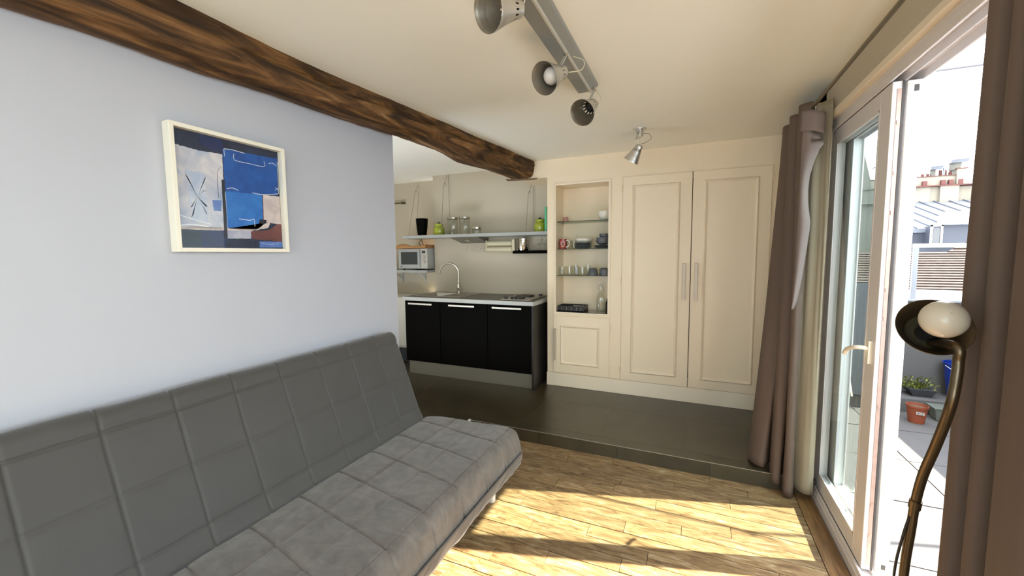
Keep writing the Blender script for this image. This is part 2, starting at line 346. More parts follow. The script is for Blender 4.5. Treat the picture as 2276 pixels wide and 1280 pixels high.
# wall with built-in cupboards
wb = MB()
wb.box(-1.36, XR, YB, YB+.05, 2.19, 2.6)
wb.box(-1.36, -1.29, YB, YB+.05, ZS, 2.19); wb.box(-0.716, -0.606, YB, YB+.05, ZS, 2.19); wb.box(0.604, XR, YB, YB+.05, ZS, 2.19)
wb.box(-1.29, -0.716, YB, YB+.05, 2.175, 2.19); wb.box(-1.29, -0.716, YB, YB+.05, 0.832, 0.868)
wb.box(-1.36, -1.30, YB+.05, 4.39, ZS, 2.6); wb.box(-1.36, XR, 4.40, 4.6, 0, 2.6)
wb.box(-1.66, -1.36, YB, 4.39, 2.25, 2.6)
wb.box(-1.36, XR, YB, YB+.05, ZS, .238)
struct('wall_back', wb, m_joinery, 'cream white wall with built-in cupboards at the far end', 'wall')
struct('baseboard_back', MB().box(-1.366, XR, YB-.012, YB-.001, ZS, .236), m_moulding, 'cream baseboard under the built-in cupboards', 'baseboard', bev=.003)
# ------------------------------------------------------------------ beam
def beam_mesh():
    rows = []; n = 240; y0, y1 = -2.2, 3.985
    def lerp(tab, y):
        for (a, va), (b, vb) in zip(tab, tab[1:]):
            if y <= b: return va+(vb-va)*max(0, (y-a))/(b-a)
        return tab[-1][1]
    xr_t = [(-2.2,-1.79),(0.9,-1.785),(1.33,-1.797),(1.84,-1.75),(2.64,-1.66),(3.99,-1.515)]
    zb_t = [(-2.2,2.20),(0.55,2.225),(0.8,2.24),(1.1,2.243),(1.4,2.266),(1.67,2.27),(2.3,2.292),(2.7,2.282),(3.07,2.262),(3.5,2.275),(3.99,2.262)]
    xl_t = [(-2.2,-1.95),(2.0,-1.95),(2.3,-1.925),(2.7,-1.865),(3.07,-1.885),(3.52,-1.82),(3.99,-1.785)]
    for i in range(n+1):
        y = y0+(y1-y0)*i/n
        xr_, zb, xl = lerp(xr_t, y), lerp(zb_t, y), lerp(xl_t, y)
        prof = [(xl-.01, KC+.02), (xl, 2.38), (xl+.005, zb+.02), (xl+.03, zb)]
        prof += [((xl+.03)*(1-t)+(xr_-.02)*t, zb-.012*sin(pi*t)) for t in (.25,.5,.75)]
        prof += [(xr_-.015, zb+.008), (xr_+.004, zb+.03)]
        N = 14
        crack = CE - .055 - .025*noise.noise(Vector((0, y*1.3, 5)))
        for k in range(1, N+1):
            t = k/N; z = zb+.03+(CE+.02-zb-.03)*t; x = xr_+.004+.012*sin(pi*t)
            x += .010*noise.noise(Vector((3, y*2.2, z*9)))+.004*noise.noise(Vector((9, y*7, z*40)))
            dz = z-crack
            x -= .016*exp(-(dz/.008)**2)*max(0, min(1, .75+1.6*noise.noise(Vector((1, y*1.7, 0)))))
            if dz > .008: x += .006
            prof.append((x, z))
        r = []
        for (x, z) in prof:
            q = Vector((x*6, y*3.1, z*6)); d = .004*noise.noise(q)+.0025*noise.noise(q*3.7)
            r.append((x+d, y, z+.004*noise.noise(q+Vector((9, 2, 4)))+d))
        r.append((prof[-1][0]-.05, y, KC+.03))
        rows.append(r)
    m = MB().grid(rows); k = len(rows[0]); o = (len(rows)-1)*k
    m.f.append(tuple(o+i for i in range(k))); m.f.append(tuple(range(k-1, -1, -1)))
    return m
tag(build('ceiling_beam', beam_mesh(), m_beam, loc=(-1.85, 0, 2.3), smooth=True, angle=50), 'rough dark brown wooden ceiling beam running along the blue wall', 'beam', kind='structure')
tag(build('wood_splinter', MB().extr([(-1.80,3.93,2.262),(-1.46,3.975,2.250),(-1.50,3.985,2.246),(-1.80,3.985,2.256)], (0,0,-.008)), M('raw_wood',(.20,.13,.07),.8), loc=(-1.6,3.95,2.25)), 'flat wood shim under the far end of the ceiling beam', 'shim')
# ------------------------------------------------------------------ sliding door (window_1) and the windows added for daylight
win = thing('window_1', 'white sliding terrace door, both sashes slid to the far side', 'window', (0.74, 2.2, 0.0), kind='structure')
fr = MB()
fr.box(0.705, 0.84, 1.36, 2.97, 0.0, 0.045)
for xa, xb in ((0.712, 0.724), (0.767, 0.773), (0.826, 0.836)): fr.box(xa, xb, 1.38, 2.95, 0.045, 0.066)
fr.box(0.735, 0.838, 2.935, 2.97, 0.045, 2.20); fr.box(0.735, 0.838, 1.36, 1.40, 0.045, 2.20)
fr.box(0.72, 0.838, 1.36, 2.97, 2.185, 2.232)
for xa, xb in ((0.715, 0.724), (0.767, 0.773), (0.826, 0.836)): fr.box(xa, xb, 1.38, 2.95, 2.150, 2.186)
build('door_frame', fr, m_pvc, win, bev=.002)
build('casing', MB().box(0.692, 0.735, 2.925, 2.985, 0.0, 2.245).box(0.692, 0.735, 1.33, 2.925, 2.212, 2.245), m_moulding, win, bev=.004)
def sash(xa, xb, ya, yb, za, zb, st, far_st, gname):
    m = MB()
    m.box(xa, xb, ya, ya+st, za, zb); m.box(xa, xb, yb-far_st, yb, za, zb)
    m.box(xa, xb, ya+st, yb-far_st, za, za+.085); m.box(xa, xb, ya+st, yb-far_st, zb-.075, zb)
    s_ = build('sash', m, m_pvc, win, bev=.003)
    xm = (xa+xb)/2
    build('pane', MB().box(xm-.003, xm+.003, ya+st-.005, yb-far_st+.005, za+.08, zb-.07), g_window, s_)
    b = MB()
    for q in (xa-.001, xb-.006):
        b.box(q, q+.007, ya+st-.001, ya+st+.012, za+.085, zb-.075); b.box(q, q+.007, yb-far_st-.012, yb-far_st+.001, za+.085, zb-.075)
        b.box(q, q+.007, ya+st, yb-far_st, za+.084, za+.097); b.box(q, q+.007, ya+st, yb-far_st, zb-.087, zb-.074)
    build('glazing_bead', b, m_pvc, s_, bev=.002)
    return s_
s1 = sash(0.726, 0.764, 2.167, 2.932, 0.066, 2.150, 0.105, 0.095, 'a')
build('edge_strip', MB().box(0.742, 0.756, 2.1645, 2.167, 0.09, 2.12), m_pvc_edge, s1)
lp = MB()
for z in (0.22, 0.36, 0.80, 1.18, 1.30, 1.62, 1.78, 1.98): lp.box(0.745, 0.753, 2.162, 2.165, z, z+.016)
build('lock_point', lp, m_pvc_edge, s1)
build('gasket', MB().box(0.757, 0.764, 2.163, 2.167, 0.07, 2.15), m_gasket, s1)
s2 = sash(0.776, 0.824, 2.175, 2.932, 0.066, 2.150, 0.10, 0.17, 'b')
build('brush_seal', MB().box(0.7755, 0.782, 2.171, 2.175, 0.08, 2.14), m_cream, s2)
build('track_notch', MB().box(0.797, 0.812, 2.1735, 2.1755, 2.105, 2.130).box(0.797, 0.812, 2.1735, 2.1755, 0.078, 0.100), m_gasket, s2)
hd = MB().box(0.712, 0.727, 2.195, 2.222, 0.985, 1.085)
hd.tube(cr([(0.715,2.208,1.05),(0.690,2.212,1.052),(0.672,2.235,1.046),(0.668,2.30,1.022),(0.668,2.325,0.998)], 16), .0095, 10)
build('handle', hd, M('cream_handle', (.80,.73,.60), .35), s1, smooth=True)
win2 = thing('added_window_2', 'wide white window added behind the camera on the right wall for daylight', 'window', (0.77, -0.6, 0.3), kind='structure')  # out of view; added to let more sun and sky into the room
f2 = MB().box(0.72, 0.80, -1.95, -1.88, .10, 2.232).box(0.72, 0.80, .38, .45, .10, 2.232).box(0.72, 0.80, -1.88, .38, .10, .18).box(0.72, 0.80, -1.88, .38, 2.15, 2.232).box(0.72,0.80,-.79,-.71,.18,2.15)
build('window_frame', f2, m_pvc, win2)
build('pane', MB().box(0.757, 0.763, -1.88, -.79, .18, 2.15), g_window, win2); build('pane', MB().box(0.757, 0.763, -.71, .38, .18, 2.15), g_window, win2)

win3 = thing('added_window_3', 'white casement window added in the near wall behind the camera for daylight', 'window', (-.7, -2.26, .3), kind='structure')  # out of view; added so skylight reaches the wardrobe and kitchen
build('window_frame', MB().box(-1.7,-1.63,-2.30,-2.22,.3,2.25).box(.23,.3,-2.30,-2.22,.3,2.25).box(-1.63,.23,-2.30,-2.22,.3,.38).box(-1.63,.23,-2.30,-2.22,2.17,2.25).box(-.74,-.66,-2.30,-2.22,.38,2.17), m_pvc, win3)
build('pane', MB().box(-1.63,-.74,-2.263,-2.257,.38,2.17), g_window, win3); build('pane', MB().box(-.66,.23,-2.263,-2.257,.38,2.17), g_window, win3)

# ------------------------------------------------------------------ curtain rail and curtains
cr_ = thing('curtain_rod', 'thin dark metal curtain rod above the terrace door', 'curtain rod', (0.60, 2.0, 2.272))
build('rod', MB().cyl((0.60, -0.1, 2.272), (0.60, 3.42, 2.272), .0085, n=12), M('rod_metal', (.20,.17,.12), .4, .8), cr_, smooth=True)
for y in (1.45, 3.36):
    build('rod_bracket', MB().cyl((0.60, y, 2.262), (0.703, y, 2.262), .006, n=10).cyl((0.695, y, 2.262), (0.703, y, 2.262), .022, n=16), M('rod_metal', (.20,.17,.12), .4, .8), cr_, smooth=True)
build('finial', MB().ball((0.60, 3.43, 2.272), .015), M('rod_metal', (.20,.17,.12), .4, .8), cr_, smooth=True)

def cloth(top, bot, z1, zb, n=150, m=60, belly=None):
    T, B = cr([(x, y, 0) for x, y in top], n), cr([(x, y, 0) for x, y in bot], n); rows = []
    for j in range(m+1):
        t = j/m; s_ = t**1.15; r = []
        for i in range(n+1):
            p = T[i].lerp(B[i], s_); zz = z1*(1-t)+zb(i/n)*t
            w = .006*sin(pi*t)*noise.noise(Vector((i/n*6, t*2.5, 1.3)))
            r.append((p.x+w, p.y+w, zz))
        rows.append(r)
    return MB().grid(rows)
fc = thing('curtain', 'taupe eyelet curtain bunched at the far end of the terrace door', 'curtain', (0.55, 2.95, 0.0), 'taupe curtains on the door rod')
topc = [(.60,3.38),(.550,3.32),(.560,3.24),(.645,3.20),(.65,3.14),(.555,3.10),(.550,3.03),(.645,3.00),(.65,2.95),(.560,2.90),(.553,2.84),(.60,2.80)]
botc = [(.50,3.20),(.425,3.10),(.382,3.01),(.40,2.93),(.452,2.895),(.505,2.995),(.487,2.89),(.497,2.835),(.530,2.835),(.560,2.955),(.545,2.82),(.553,2.775),(.586,2.775),(.602,2.83)]
build('drape', cloth(topc, botc, 2.305, lambda s: .112 if s < .40 else (.05 if s < .62 else .012)), m_curtain, fc, smooth=True, thick=.003, angle=180)
build('lining_panel', cloth([(.600,2.88),(.622,2.84),(.648,2.83),(.670,2.80),(.685,2.775)], [(.592,2.82),(.606,2.845),(.635,2.79),(.664,2.775),(.689,2.785)], 2.30, lambda s: .045, n=60), m_curtain_back, fc, smooth=True, thick=.003, angle=180)
# turned-over corner with its eyelet: a flap folded back over the front of the drape
fl = []
for j in range(40):
    t = j/39; z = 2.16-1.02*t; r = []
    wdt = max(.006, (.105+.03*sin(pi*min(1, t*3)) if t < .12 else .118*(1-t)**.55*(1-.45*sin(pi*min(1,(t-.12)/.4)))))
    for i in range(13):
        u = i/12; r.append((.555-.012*sin(pi*u)+.045*t*(.3)-.02*t+u*wdt*.70, 2.80-.018*sin(pi*u)-.012-u*wdt*.30, z-.05*u*(1 if t < .06 else 0)))
    fl.append(r)
build('turned_flap', MB().grid(fl), M('curtain_taupe_lit', (.21,.165,.15), .75, var=.04, bump=.06, bscale=600), fc, smooth=True, thick=.004, angle=180)  # same taupe, lightened in the colour where light falls on the flap
eye = MB().torus((.592,2.762,2.195),(-.45,-.9,.1),.024,.006)
build('eyelet', eye, m_chrome, fc, smooth=True)
build('eyelet_hole', MB().lathe([(.001,0),(.021,0)],(.5925,2.766,2.195),(-.45,-.9,.1),20), m_gasket, fc)
build('turned_hem', MB().grid([[(.545+.011*i, 2.795-.006*i-.03*sin(pi*i/9), z+ -.004*i) for i in range(10)] for z in (2.255,2.235,2.19,2.16,2.145)]), M('curtain_taupe_lit', (.27,.225,.215)), fc, smooth=True, thick=.004, angle=180)
for k, y in enumerate((3.33, 3.22, 3.12, 3.01, 2.92, 2.83)):
    build('eyelet', MB().torus((.60, y, 2.272), (.35*(-1)**k, 1, 0), .023, .005), m_chrome, fc, smooth=True)
nc = thing('curtain.001', 'taupe curtain hanging at the near right edge of the terrace door', 'curtain', (0.58, 1.1, 0.0), 'taupe curtains on the door rod')
tn = [(.665,1.335),(.625,1.325),(.597,1.302),(.597,1.272),(.628,1.252),(.612,1.225),(.581,1.185),(.584,1.160),(.615,1.145),(.600,1.120),(.563,1.085),(.535,1.00),(.515,.90),(.545,.80),(.60,.74),(.64,.66),(.60,.58)]
bn = [(.655,1.345),(.615,1.335),(.587,1.310),(.585,1.275),(.622,1.252),(.604,1.222),(.569,1.185),(.572,1.158),(.606,1.143),(.590,1.115),(.550,1.07),(.515,.98),(.495,.88),(.53,.77),(.60,.71),(.64,.63),(.60,.55)]
build('drape', cloth(tn, bn, 2.305, lambda s: .012, n=220), m_curtain, nc, smooth=True, thick=.003, angle=180)
for k, y in enumerate((1.30, 1.22, 1.14, .98, .78, .64)):
    build('eyelet', MB().torus((.60, y, 2.272), (.35*(-1)**k, 1, 0), .023, .005), m_chrome, nc, smooth=True)

# ------------------------------------------------------------------ sofa
sofa = thing('sofa_bed', 'grey quilted fabric sofa bed standing along the pale blue wall', 'sofa', (-1.4, 1.2, 0.0))
Y0, Y1 = 0.24, 2.165
def prof_pts(ctrl, n): return cr([(x, 0, z) for x, z in ctrl], n)
def quilted(ctrl, n, m, y0, y1, seam_t, seam_y, skew, seed, amp, lump, endr=.035, wr_=.0016):
    """closed section swept along y; seam_t: predicate distances along the section as (axis, value) pairs"""
    P = prof_pts(ctrl, n); c = sum(P, Vector())/len(P); rows = []
    nor = []
    for i in range(n+1):
        d = P[min(i+1, n)]-P[max(i-1, 0)]; nr = Vector((d.z, 0, -d.x)); 
        if nr.length < 1e-6: nr = Vector((1,0,0))
        nr.normalize()
        nor.append(nr)
    sgn = 1 if sum((nor[i].dot(P[i]-c) for i in range(n+1))) > 0 else -1
    arc = [0]
    for i in range(n): arc.append(arc[-1]+(P[i+1]-P[i]).length)
    for j in range(m+1):
        y = y0+(y1-y0)*j/m; e = min(y-y0, y1-y); ins = 0
        if e < endr: ins = endr*(1-sqrt(max(0, 1-(1-e/endr)**2)))
        r = []
        for i in range(n+1):
            p = P[i].copy(); nr = nor[i]*sgn
            ds = min(seam_t(p, arc[i]), .2)
            dy = min([abs(y+skew*(p.x)-q) for q in seam_y]+[.2])
            g = -amp*(exp(-(ds/.0048)**2)+exp(-(dy/.0048)**2))
            g += lump*min(1, ds/.05)**.7*min(1, dy/.05)**.7
            q = Vector((p.x*3+seed, y*2.4, p.z*3)); g += .0045*noise.noise(q*1.7)+wr_*noise.noise(Vector((p.x*22+y*9, y*7-p.x*5, p.z*9+seed)))
            p += nr*(g-ins)
            r.append((p.x, y, p.z))
        rows.append(r)
    mb = MB().grid(rows); k = n+1; o = m*k
    mb.f.append(tuple(o+i for i in range(k))); mb.f.append(tuple(range(k)))
    return mb
bctrl = [(-1.66,.345),(-1.605,.385),(-1.632,.45),(-1.69,.60),(-1.755,.77),(-1.795,.88),(-1.818,.938),(-1.855,.957),(-1.888,.93),(-1.885,.85),(-1.82,.62),(-1.75,.40),(-1.70,.345),(-1.66,.345)]
def back_seam(p, a):
    if p.x + .385*(p.z-.40) < -1.70: return .2
    return min(abs(p.z-.885), abs(p.z-.68), abs(p.z-.465))
back_ys = [1.955-.2185*k for k in range(9)]
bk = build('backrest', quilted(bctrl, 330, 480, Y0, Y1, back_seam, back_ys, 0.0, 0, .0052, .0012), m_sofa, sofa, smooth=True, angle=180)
sctrl = [(-1.66,.30),(-1.64,.36),(-1.58,.385),(-1.40,.395),(-1.19,.40),(-1.03,.403),(-.985,.400),(-.955,.380),(-.936,.335),(-.924,.28),(-.920,.215),(-.945,.208),(-1.05,.235),(-1.40,.24),(-1.62,.25),(-1.66,.30)]
def seat_seam(p, a):
    if p.z < .33: return .2
    return min(abs(p.x+1.0), abs(p.x+1.195), abs(p.x+1.39))
seat_ys = [2.22-.2265*k for k in range(9)]
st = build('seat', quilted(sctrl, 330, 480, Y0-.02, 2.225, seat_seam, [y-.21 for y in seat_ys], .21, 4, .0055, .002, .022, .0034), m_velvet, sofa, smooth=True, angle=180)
# loose gathered cloth along the front and the far end of the seat cover
sk = MB(); rows = []
for j in range(8):
    t = j/7; r = []
    for i in range(260):
        y = Y0+(2.19-Y0)*i/259
        w = .010*t*noise.noise(Vector((y*9, t*1.2, 3)))+.006*t*noise.noise(Vector((y*25+t*4, t, 8)))
        r.append((-.914-.010*t*t+w+.004, y, .275-.075*t+.012*noise.noise(Vector((y*3, 0, 2)))*t))
    rows.append(r)
build('cover_skirt', sk.grid(rows), m_sofa, sofa, smooth=True, thick=.003, angle=180)
for (x, y) in ((-1.055,2.06),(-1.055,.40),(-1.60,2.06),(-1.60,.40)):
    build('leg', MB().lathe([(.021,0),(.023,.006),(.023,.23)], (x,y,0.0), n=20, cap0=True), M('leg_white', (.72,.70,.66), .35, .2), sofa, smooth=True)
build('base_frame', MB().box(-1.63,-1.03,.34,.37,.20,.235).box(-1.63,-1.03,2.04,2.07,.20,.235).box(-1.63,-1.60,.34,2.07,.20,.235).box(-1.06,-1.03,.34,2.07,.20,.235), m_darkplastic, sofa)

# ------------------------------------------------------------------ picture
pic = thing('framed_picture', 'blue and white abstract painting in a deep cream box frame on the blue wall', 'picture', (XL, 1.19, 1.50))
ya, yb_, za, zb_ = 0.944, 1.437, 1.493, 2.006
xf, t_ = -1.872, .017
pf = MB()
pf.box(XL+.001, xf, ya, ya+t_, za, zb_); pf.box(XL+.001, xf, yb_-t_, yb_, za, zb_); pf.box(XL+.001, xf, ya+t_, yb_-t_, za, za+t_); pf.box(XL+.001, xf, ya+t_, yb_-t_, zb_-t_, zb_)
build('frame', pf, m_frame_w, pic, bev=.0015)
def paint(name, c1, c2, sc=14, stretch=(1,1,1)):
    return ramp_mat(name, [(.32, c1), (.52, tuple((a+b)/2 for a, b in zip(c1, c2))), (.7, c2)], sc, stretch, rough=.45, bump=.15, dist=.7)
p_dark = paint('paint_navy', (.006,.010,.030), (.020,.035,.075)); p_blue = paint('paint_blue', (.004,.055,.26), (.012,.105,.40))
p_blue2 = paint('paint_mid_blue', (.010,.12,.44), (.03,.20,.56)); p_white = paint('paint_chalk', (.33,.40,.55), (.74,.69,.66), 9)
p_pink = paint('paint_rose_white', (.50,.42,.40), (.72,.62,.57)); p_red = paint('paint_oxblood', (.10,.025,.022), (.19,.06,.05))
p_grey = paint('paint_lilac_grey', (.30,.32,.45), (.52,.52,.58)); p_black = paint('paint_black', (.006,.006,.010), (.02,.02,.03))
p_teal = paint('paint_dark_teal', (.006,.014,.035), (.014,.05,.085), 20, (1,.4,8)); p_line = M('paint_line_white', (.75,.78,.82), .5, var=.15, scale=60)
p_small = paint('paint_cornflower', (.05,.12,.40), (.16,.26,.55)); p_navy = paint('paint_deep_blue', (.004,.012,.06), (.008,.022,.10))
xp = -1.902
cv = build('painting', MB().box(XL+.002, xp, ya+t_-.002, yb_-t_+.002, za+t_-.002, zb_-t_+.002), p_dark, pic)
def patch(pts, mt, lay, wob=.003, name='paint_patch'):
    """irregular paint patch (y,z outline) a fraction of a millimetre proud of the canvas"""
    P = [];
    for (a, b) in zip(pts, pts[1:]+pts[:1]):
        n = max(2, int(Vector((b[0]-a[0], b[1]-a[1])).length/.008))
        for k in range(n):
            t = k/n; y = a[0]+(b[0]-a[0])*t; z = a[1]+(b[1]-a[1])*t
            P.append((min(1.4185, max(.9625, y+wob*noise.noise(Vector((y*90, z*90, lay))))), max(1.5115, min(1.9875, z+wob*noise.noise(Vector((y*90, z*90, lay+7))))))) 
    x0 = xp+.0002*lay
    c = (sum(p[0] for p in P)/len(P), sum(p[1] for p in P)/len(P))
    m = MB(); n = len(P)
    m.add([(x0, y, z) for y, z in P]+[(x0+.0004, y, z) for y, z in P]+[(x0+.0004, c[0], c[1])],
          [(i, (i+1)%n, n+(i+1)%n, n+i) for i in range(n)]+[(n+i, n+(i+1)%n, 2*n) for i in range(n)])
    return build(name, m, mt, cv)
patch([(.962,1.925),(1.06,1.918),(1.155,1.922),(1.145,1.596),(.962,1.590)], p_white, 1, .004)
patch([(1.06,1.987),(1.16,1.987),(1.16,1.93),(1.08,1.935)], p_navy, 1, .006)
patch([(1.158,1.948),(1.419,1.957),(1.407,1.776),(1.157,1.762)], p_blue, 2, .002)
patch([(1.157,1.762),(1.329,1.770),(1.325,1.624),(1.22,1.604),(1.154,1.601)], p_blue2, 3, .003)
patch([(1.331,1.768),(1.419,1.772),(1.419,1.630),(1.328,1.640)], p_pink, 2, .003)
patch([(1.101,1.718),(1.138,1.719),(1.136,1.672),(1.105,1.672)], p_small, 3, .002)
patch([(1.145,1.811),(1.158,1.812),(1.155,1.555),(1.141,1.553)], p_black, 4, .0015)
patch([(.962,1.594),(1.05,1.599),(1.30,1.604),(1.33,1.632),(1.36,1.64),(1.35,1.612),(1.26,1.590),(.962,1.585)], p_pink, 3, .004)
patch([(1.263,1.590),(1.35,1.60),(1.40,1.634),(1.419,1.634),(1.419,1.545),(1.262,1.556)], p_red, 4, .004)
patch([(1.153,1.590),(1.262,1.592),(1.261,1.556),(1.154,1.553)], p_grey, 4, .002)
patch([(.962,1.583),(1.05,1.585),(1.05,1.512),(.962,1.512)], p_teal, 2, .001)
patch([(1.05,1.586),(1.15,1.588),(1.15,1.512),(1.05,1.512)], p_navy, 2, .002)
patch([(1.30,1.545),(1.419,1.545),(1.419,1.516),(1.30,1.515)], p_small, 5, .002)
patch([(1.31,1.652),(1.345,1.648),(1.33,1.628),(1.30,1.630)], p_black, 5, .005)
patch([(1.005,1.83),(1.075,1.825),(1.08,1.62),(1.02,1.615)], paint('paint_pale_wash', (.36,.45,.62), (.62,.65,.70), 12), 2, .012)
def stroke(pts, w=.0012, lay=6, mt=p_line):
    P = cr([(0, y, z) for y, z in pts], 12); m = MB()
    a = [(xp+.0002*lay, p.y, p.z-w) for p in P]; b = [(xp+.0002*lay+.0003, p.y, p.z+w) for p in P]
    a2 = [(xp+.0002*lay, p.y+w, p.z) for p in P]; b2 = [(xp+.0002*lay+.0003, p.y-w, p.z) for p in P]
    m.grid([a, b]); m.grid([a2, b2]); build('brush_stroke', m, mt, cv)
stroke([(1.163,1.948),(1.20,1.951),(1.255,1.948)]); stroke([(1.163,1.945),(1.164,1.915)]); stroke([(1.205,1.935),(1.207,1.908),(1.27,1.905),(1.345,1.905),(1.346,1.93)])
stroke([(1.165,1.775),(1.19,1.781),(1.215,1.774)]); stroke([(1.28,1.772),(1.32,1.770),(1.40,1.782),(1.414,1.80),(1.415,1.94)]); stroke([(1.21,1.645),(1.26,1.642),(1.28,1.648),(1.282,1.615)], .0014)
stroke([(.966,1.645),(1.0,1.635),(1.05,1.622),(1.09,1.612)], .002); stroke([(.966,1.60),(1.02,1.607),(1.08,1.600)], .0025); stroke([(1.37,1.925),(1.39,1.93),(1.41,1.922)])
stroke([(1.395,1.80),(1.415,1.815)]); stroke([(1.398,1.815),(1.413,1.80)]); stroke([(1.145,1.865),(1.13,1.84),(1.128,1.77),(1.127,1.73)], .0008, 6, p_red); stroke([(1.155,1.60),(1.158,1.66),(1.157,1.76)], .0008)
stroke([(1.33,1.765),(1.328,1.70),(1.326,1.645)], .0014, 6, p_red); stroke([(1.31,1.535),(1.35,1.53),(1.40,1.534)], .0015)
for k in range(14):
    stroke([(.965, 1.520+.0045*k), (1.045, 1.521+.0045*k)], .0006, 5, p_black)
build('picture_glass', MB().box(xf-.014, xf-.0125, ya+t_-.002, yb_-t_+.002, za+t_-.002, zb_-t_+.002), g_pict, pic)
# ------------------------------------------------------------------ spotlights
def spot(par, back, rim, base, bulb=False, s=1.0, knob=1):
    """lamp shade from its closed back end towards its rim; base: where its arm starts"""
    back, rim, base = Vector(back), Vector(rim), Vector(base); ax = (rim-back).normalized()
    prof = [(.004,0),(.020,.002),(.028,.008),(.031,.018),(.031,.034),(.034,.040),(.037,.050),(.045,.078),(.054,.108),(.0565,.113),(.0565,.117),(.0595,.121),(.0595,.126),(.0625,.130),(.0625,.135),(.066,.140),(.0675,.150)]
    prof = [(r*s, t*s) for r, t in prof]
    sk = lambda i, k: i == 5 and k % 3 == 0
    prof = prof[:6]+[(.0395*s,.058*s)]+prof[7:]
    sh = build('shade', MB().lathe(prof, back, ax, 42, skip=sk), m_alu, par, smooth=True, angle=60)
    inn = [(max(.002, r-.0013*s), t+.001*s) for r, t in prof]
    build('shade_lining', MB().lathe(inn[:-1]+[prof[-1]], back, ax, 42, skip=sk), m_alu_in, sh, smooth=True, angle=60)
    build('lamp_holder', MB().lathe([(.003,.008*s),(.022*s,.010*s),(.022*s,.040*s),(.017*s,.044*s),(.016*s,.046*s),(.003,.046*s)], back, ax, 20), m_darkplastic, sh, smooth=True)
    if bulb:
        c = back+ax*(.092*s)
        build('bulb', MB().lathe([(.013*s,.04*s),(.016*s,.052*s)]+[(max(.001,.0375*s*sin(a)), .092*s-.0375*s*cos(a)) for a in [radians(28+152*q/10) for q in range(11)]], back, ax, 28), m_bulb, sh, smooth=True)
    u = ax.cross(Vector((0,0,1))).normalized()*.034*s
    mid = back+ax*(.022*s)+u
    arm = MB().bar(base+Vector((0,0,-.004)), mid, .015*s, .004*s, up=ax).cyl(mid-u*.1, mid+u*.35, .008*s, n=14)
    build('arm', arm, m_track_light, par, smooth=True)
    build('pivot_screw', MB().cyl(base+Vector((0,0,.008)), base+Vector((0,0,-.012)), .009*s, n=14), m_chrome, par, smooth=True)
    return sh, mid
tl = thing('track_light', 'grey ceiling track with three aluminium spotlights', 'ceiling light', (-0.57, 1.7, CE))
yb0, yb1 = 0.92, 2.352
pr = [(-.617,CE-.001),(-.618,CE-.012),(-.612,CE-.040),(-.552,CE-.040)]
build('track_bar', MB().extr([(x,yb0,z) for x,z in pr]+[(-.548,yb0,CE-.034),(-.548,yb0,CE-.001)], (0,yb1-yb0,0)), m_track, tl, bev=.003)
build('track_ridge', MB().extr([(-.551,yb0,CE-.0425),(-.541,yb0,CE-.0425),(-.536,yb0,CE-.034),(-.551,yb0,CE-.030)], (0,yb1-yb0+.012,0)), m_track_light, tl, bev=.002)
build('track_side', MB().extr([(-.541,yb0,CE-.036),(-.505,yb0,CE-.014),(-.500,yb0,CE-.001),(-.548,yb0,CE-.001)], (0,yb1-yb0+.012,0)), m_track, tl, bev=.003)
for bk_, rm, bs, bu, wire in (
    ((-.553,1.345,2.305), (-.616,1.218,2.253), (-.585,1.40,CE-.040), False, [(-.545,1.33,CE-.04),(-.525,1.33,2.35),(-.54,1.335,2.305)]),
    ((-.545,1.835,2.292), (-.600,1.706,2.220), (-.545,1.87,CE-.042), True, [(-.530,1.93,CE-.03),(-.475,1.92,2.36),(-.475,1.87,2.30),(-.535,1.835,2.285)]),
    ((-.505,2.272,2.288), (-.541,2.150,2.206), (-.515,2.33,CE-.036), False, [(-.515,2.36,CE-.03),(-.485,2.36,2.34),(-.50,2.30,2.285)])):
    sh, mid = spot(tl, bk_, rm, bs, bu)
    build('wire', MB().tube(cr(wire, 20), .0022, 8), m_cream, tl, smooth=True)
sl = thing('ceiling_spotlight', 'single small aluminium spotlight on a round ceiling rose', 'ceiling light', (-0.385, 3.33, CE))
build('ceiling_rose', MB().lathe([(.003,-.005),(.050,-.005),(.052,0)], (-.385,3.33,CE), n=32), m_steel, sl, smooth=True)
build('stem', MB().cyl((-.385,3.33,CE-.003), (-.385,3.33,CE-.060), .026, n=24).cyl((-.385,3.33,CE-.060), (-.385,3.33,CE-.075), .006, n=12), m_alu, sl, smooth=True)
build('stem_screw', MB().cyl((-.392,3.30,CE-.035), (-.3925,3.302,CE-.0355), .006, n=12).cyl((-.385,3.31,CE-.022), (-.385,3.302,CE-.022), .004, n=10), m_gasket, sl)
spot(sl, (-.375,3.30,2.300), (-.452,3.325,2.178), (-.405,3.315,CE-.068), False, .90)
build('wire', MB().tube(cr([(-.362,3.33,CE-.035),(-.315,3.33,CE-.045),(-.300,3.33,2.345),(-.335,3.32,2.318),(-.372,3.30,2.303)], 24), .002, 8), m_cord, sl, smooth=True)

# ------------------------------------------------------------------ floor lamp
fl_ = thing('floor_lamp', 'bronze gooseneck floor lamp with a large opal globe bulb before the terrace door', 'floor lamp', (0.512, 1.285, 0))
bc = Vector((.505,1.172,1.322)); tocam = (Vector((0,0,1.47))-bc).normalized(); rr = Vector((.92,-.39,0))
ax = (tocam+Vector((0,0,.42))+rr*.32).normalized()
rimc = bc-ax*.052
lsh = build('lamp_shade', MB().lathe([(.010,-.052),(.026,-.050),(.040,-.040),(.050,-.022),(.058,-.006),(.0655,.002),(.0665,.001),(.059,-.010),(.051,-.025),(.041,-.043),(.026,-.053),(.010,-.055)], rimc, ax, 48, skip=lambda i,k: i in (2,8) and k in (29,31,33,35)), m_lampmetal, fl_, smooth=True, angle=60)
build('shade_lining', MB().lathe([(.010,-.0515),(.026,-.0495),(.0395,-.0395)], rimc, ax, 48), m_lampin, lsh, smooth=True)
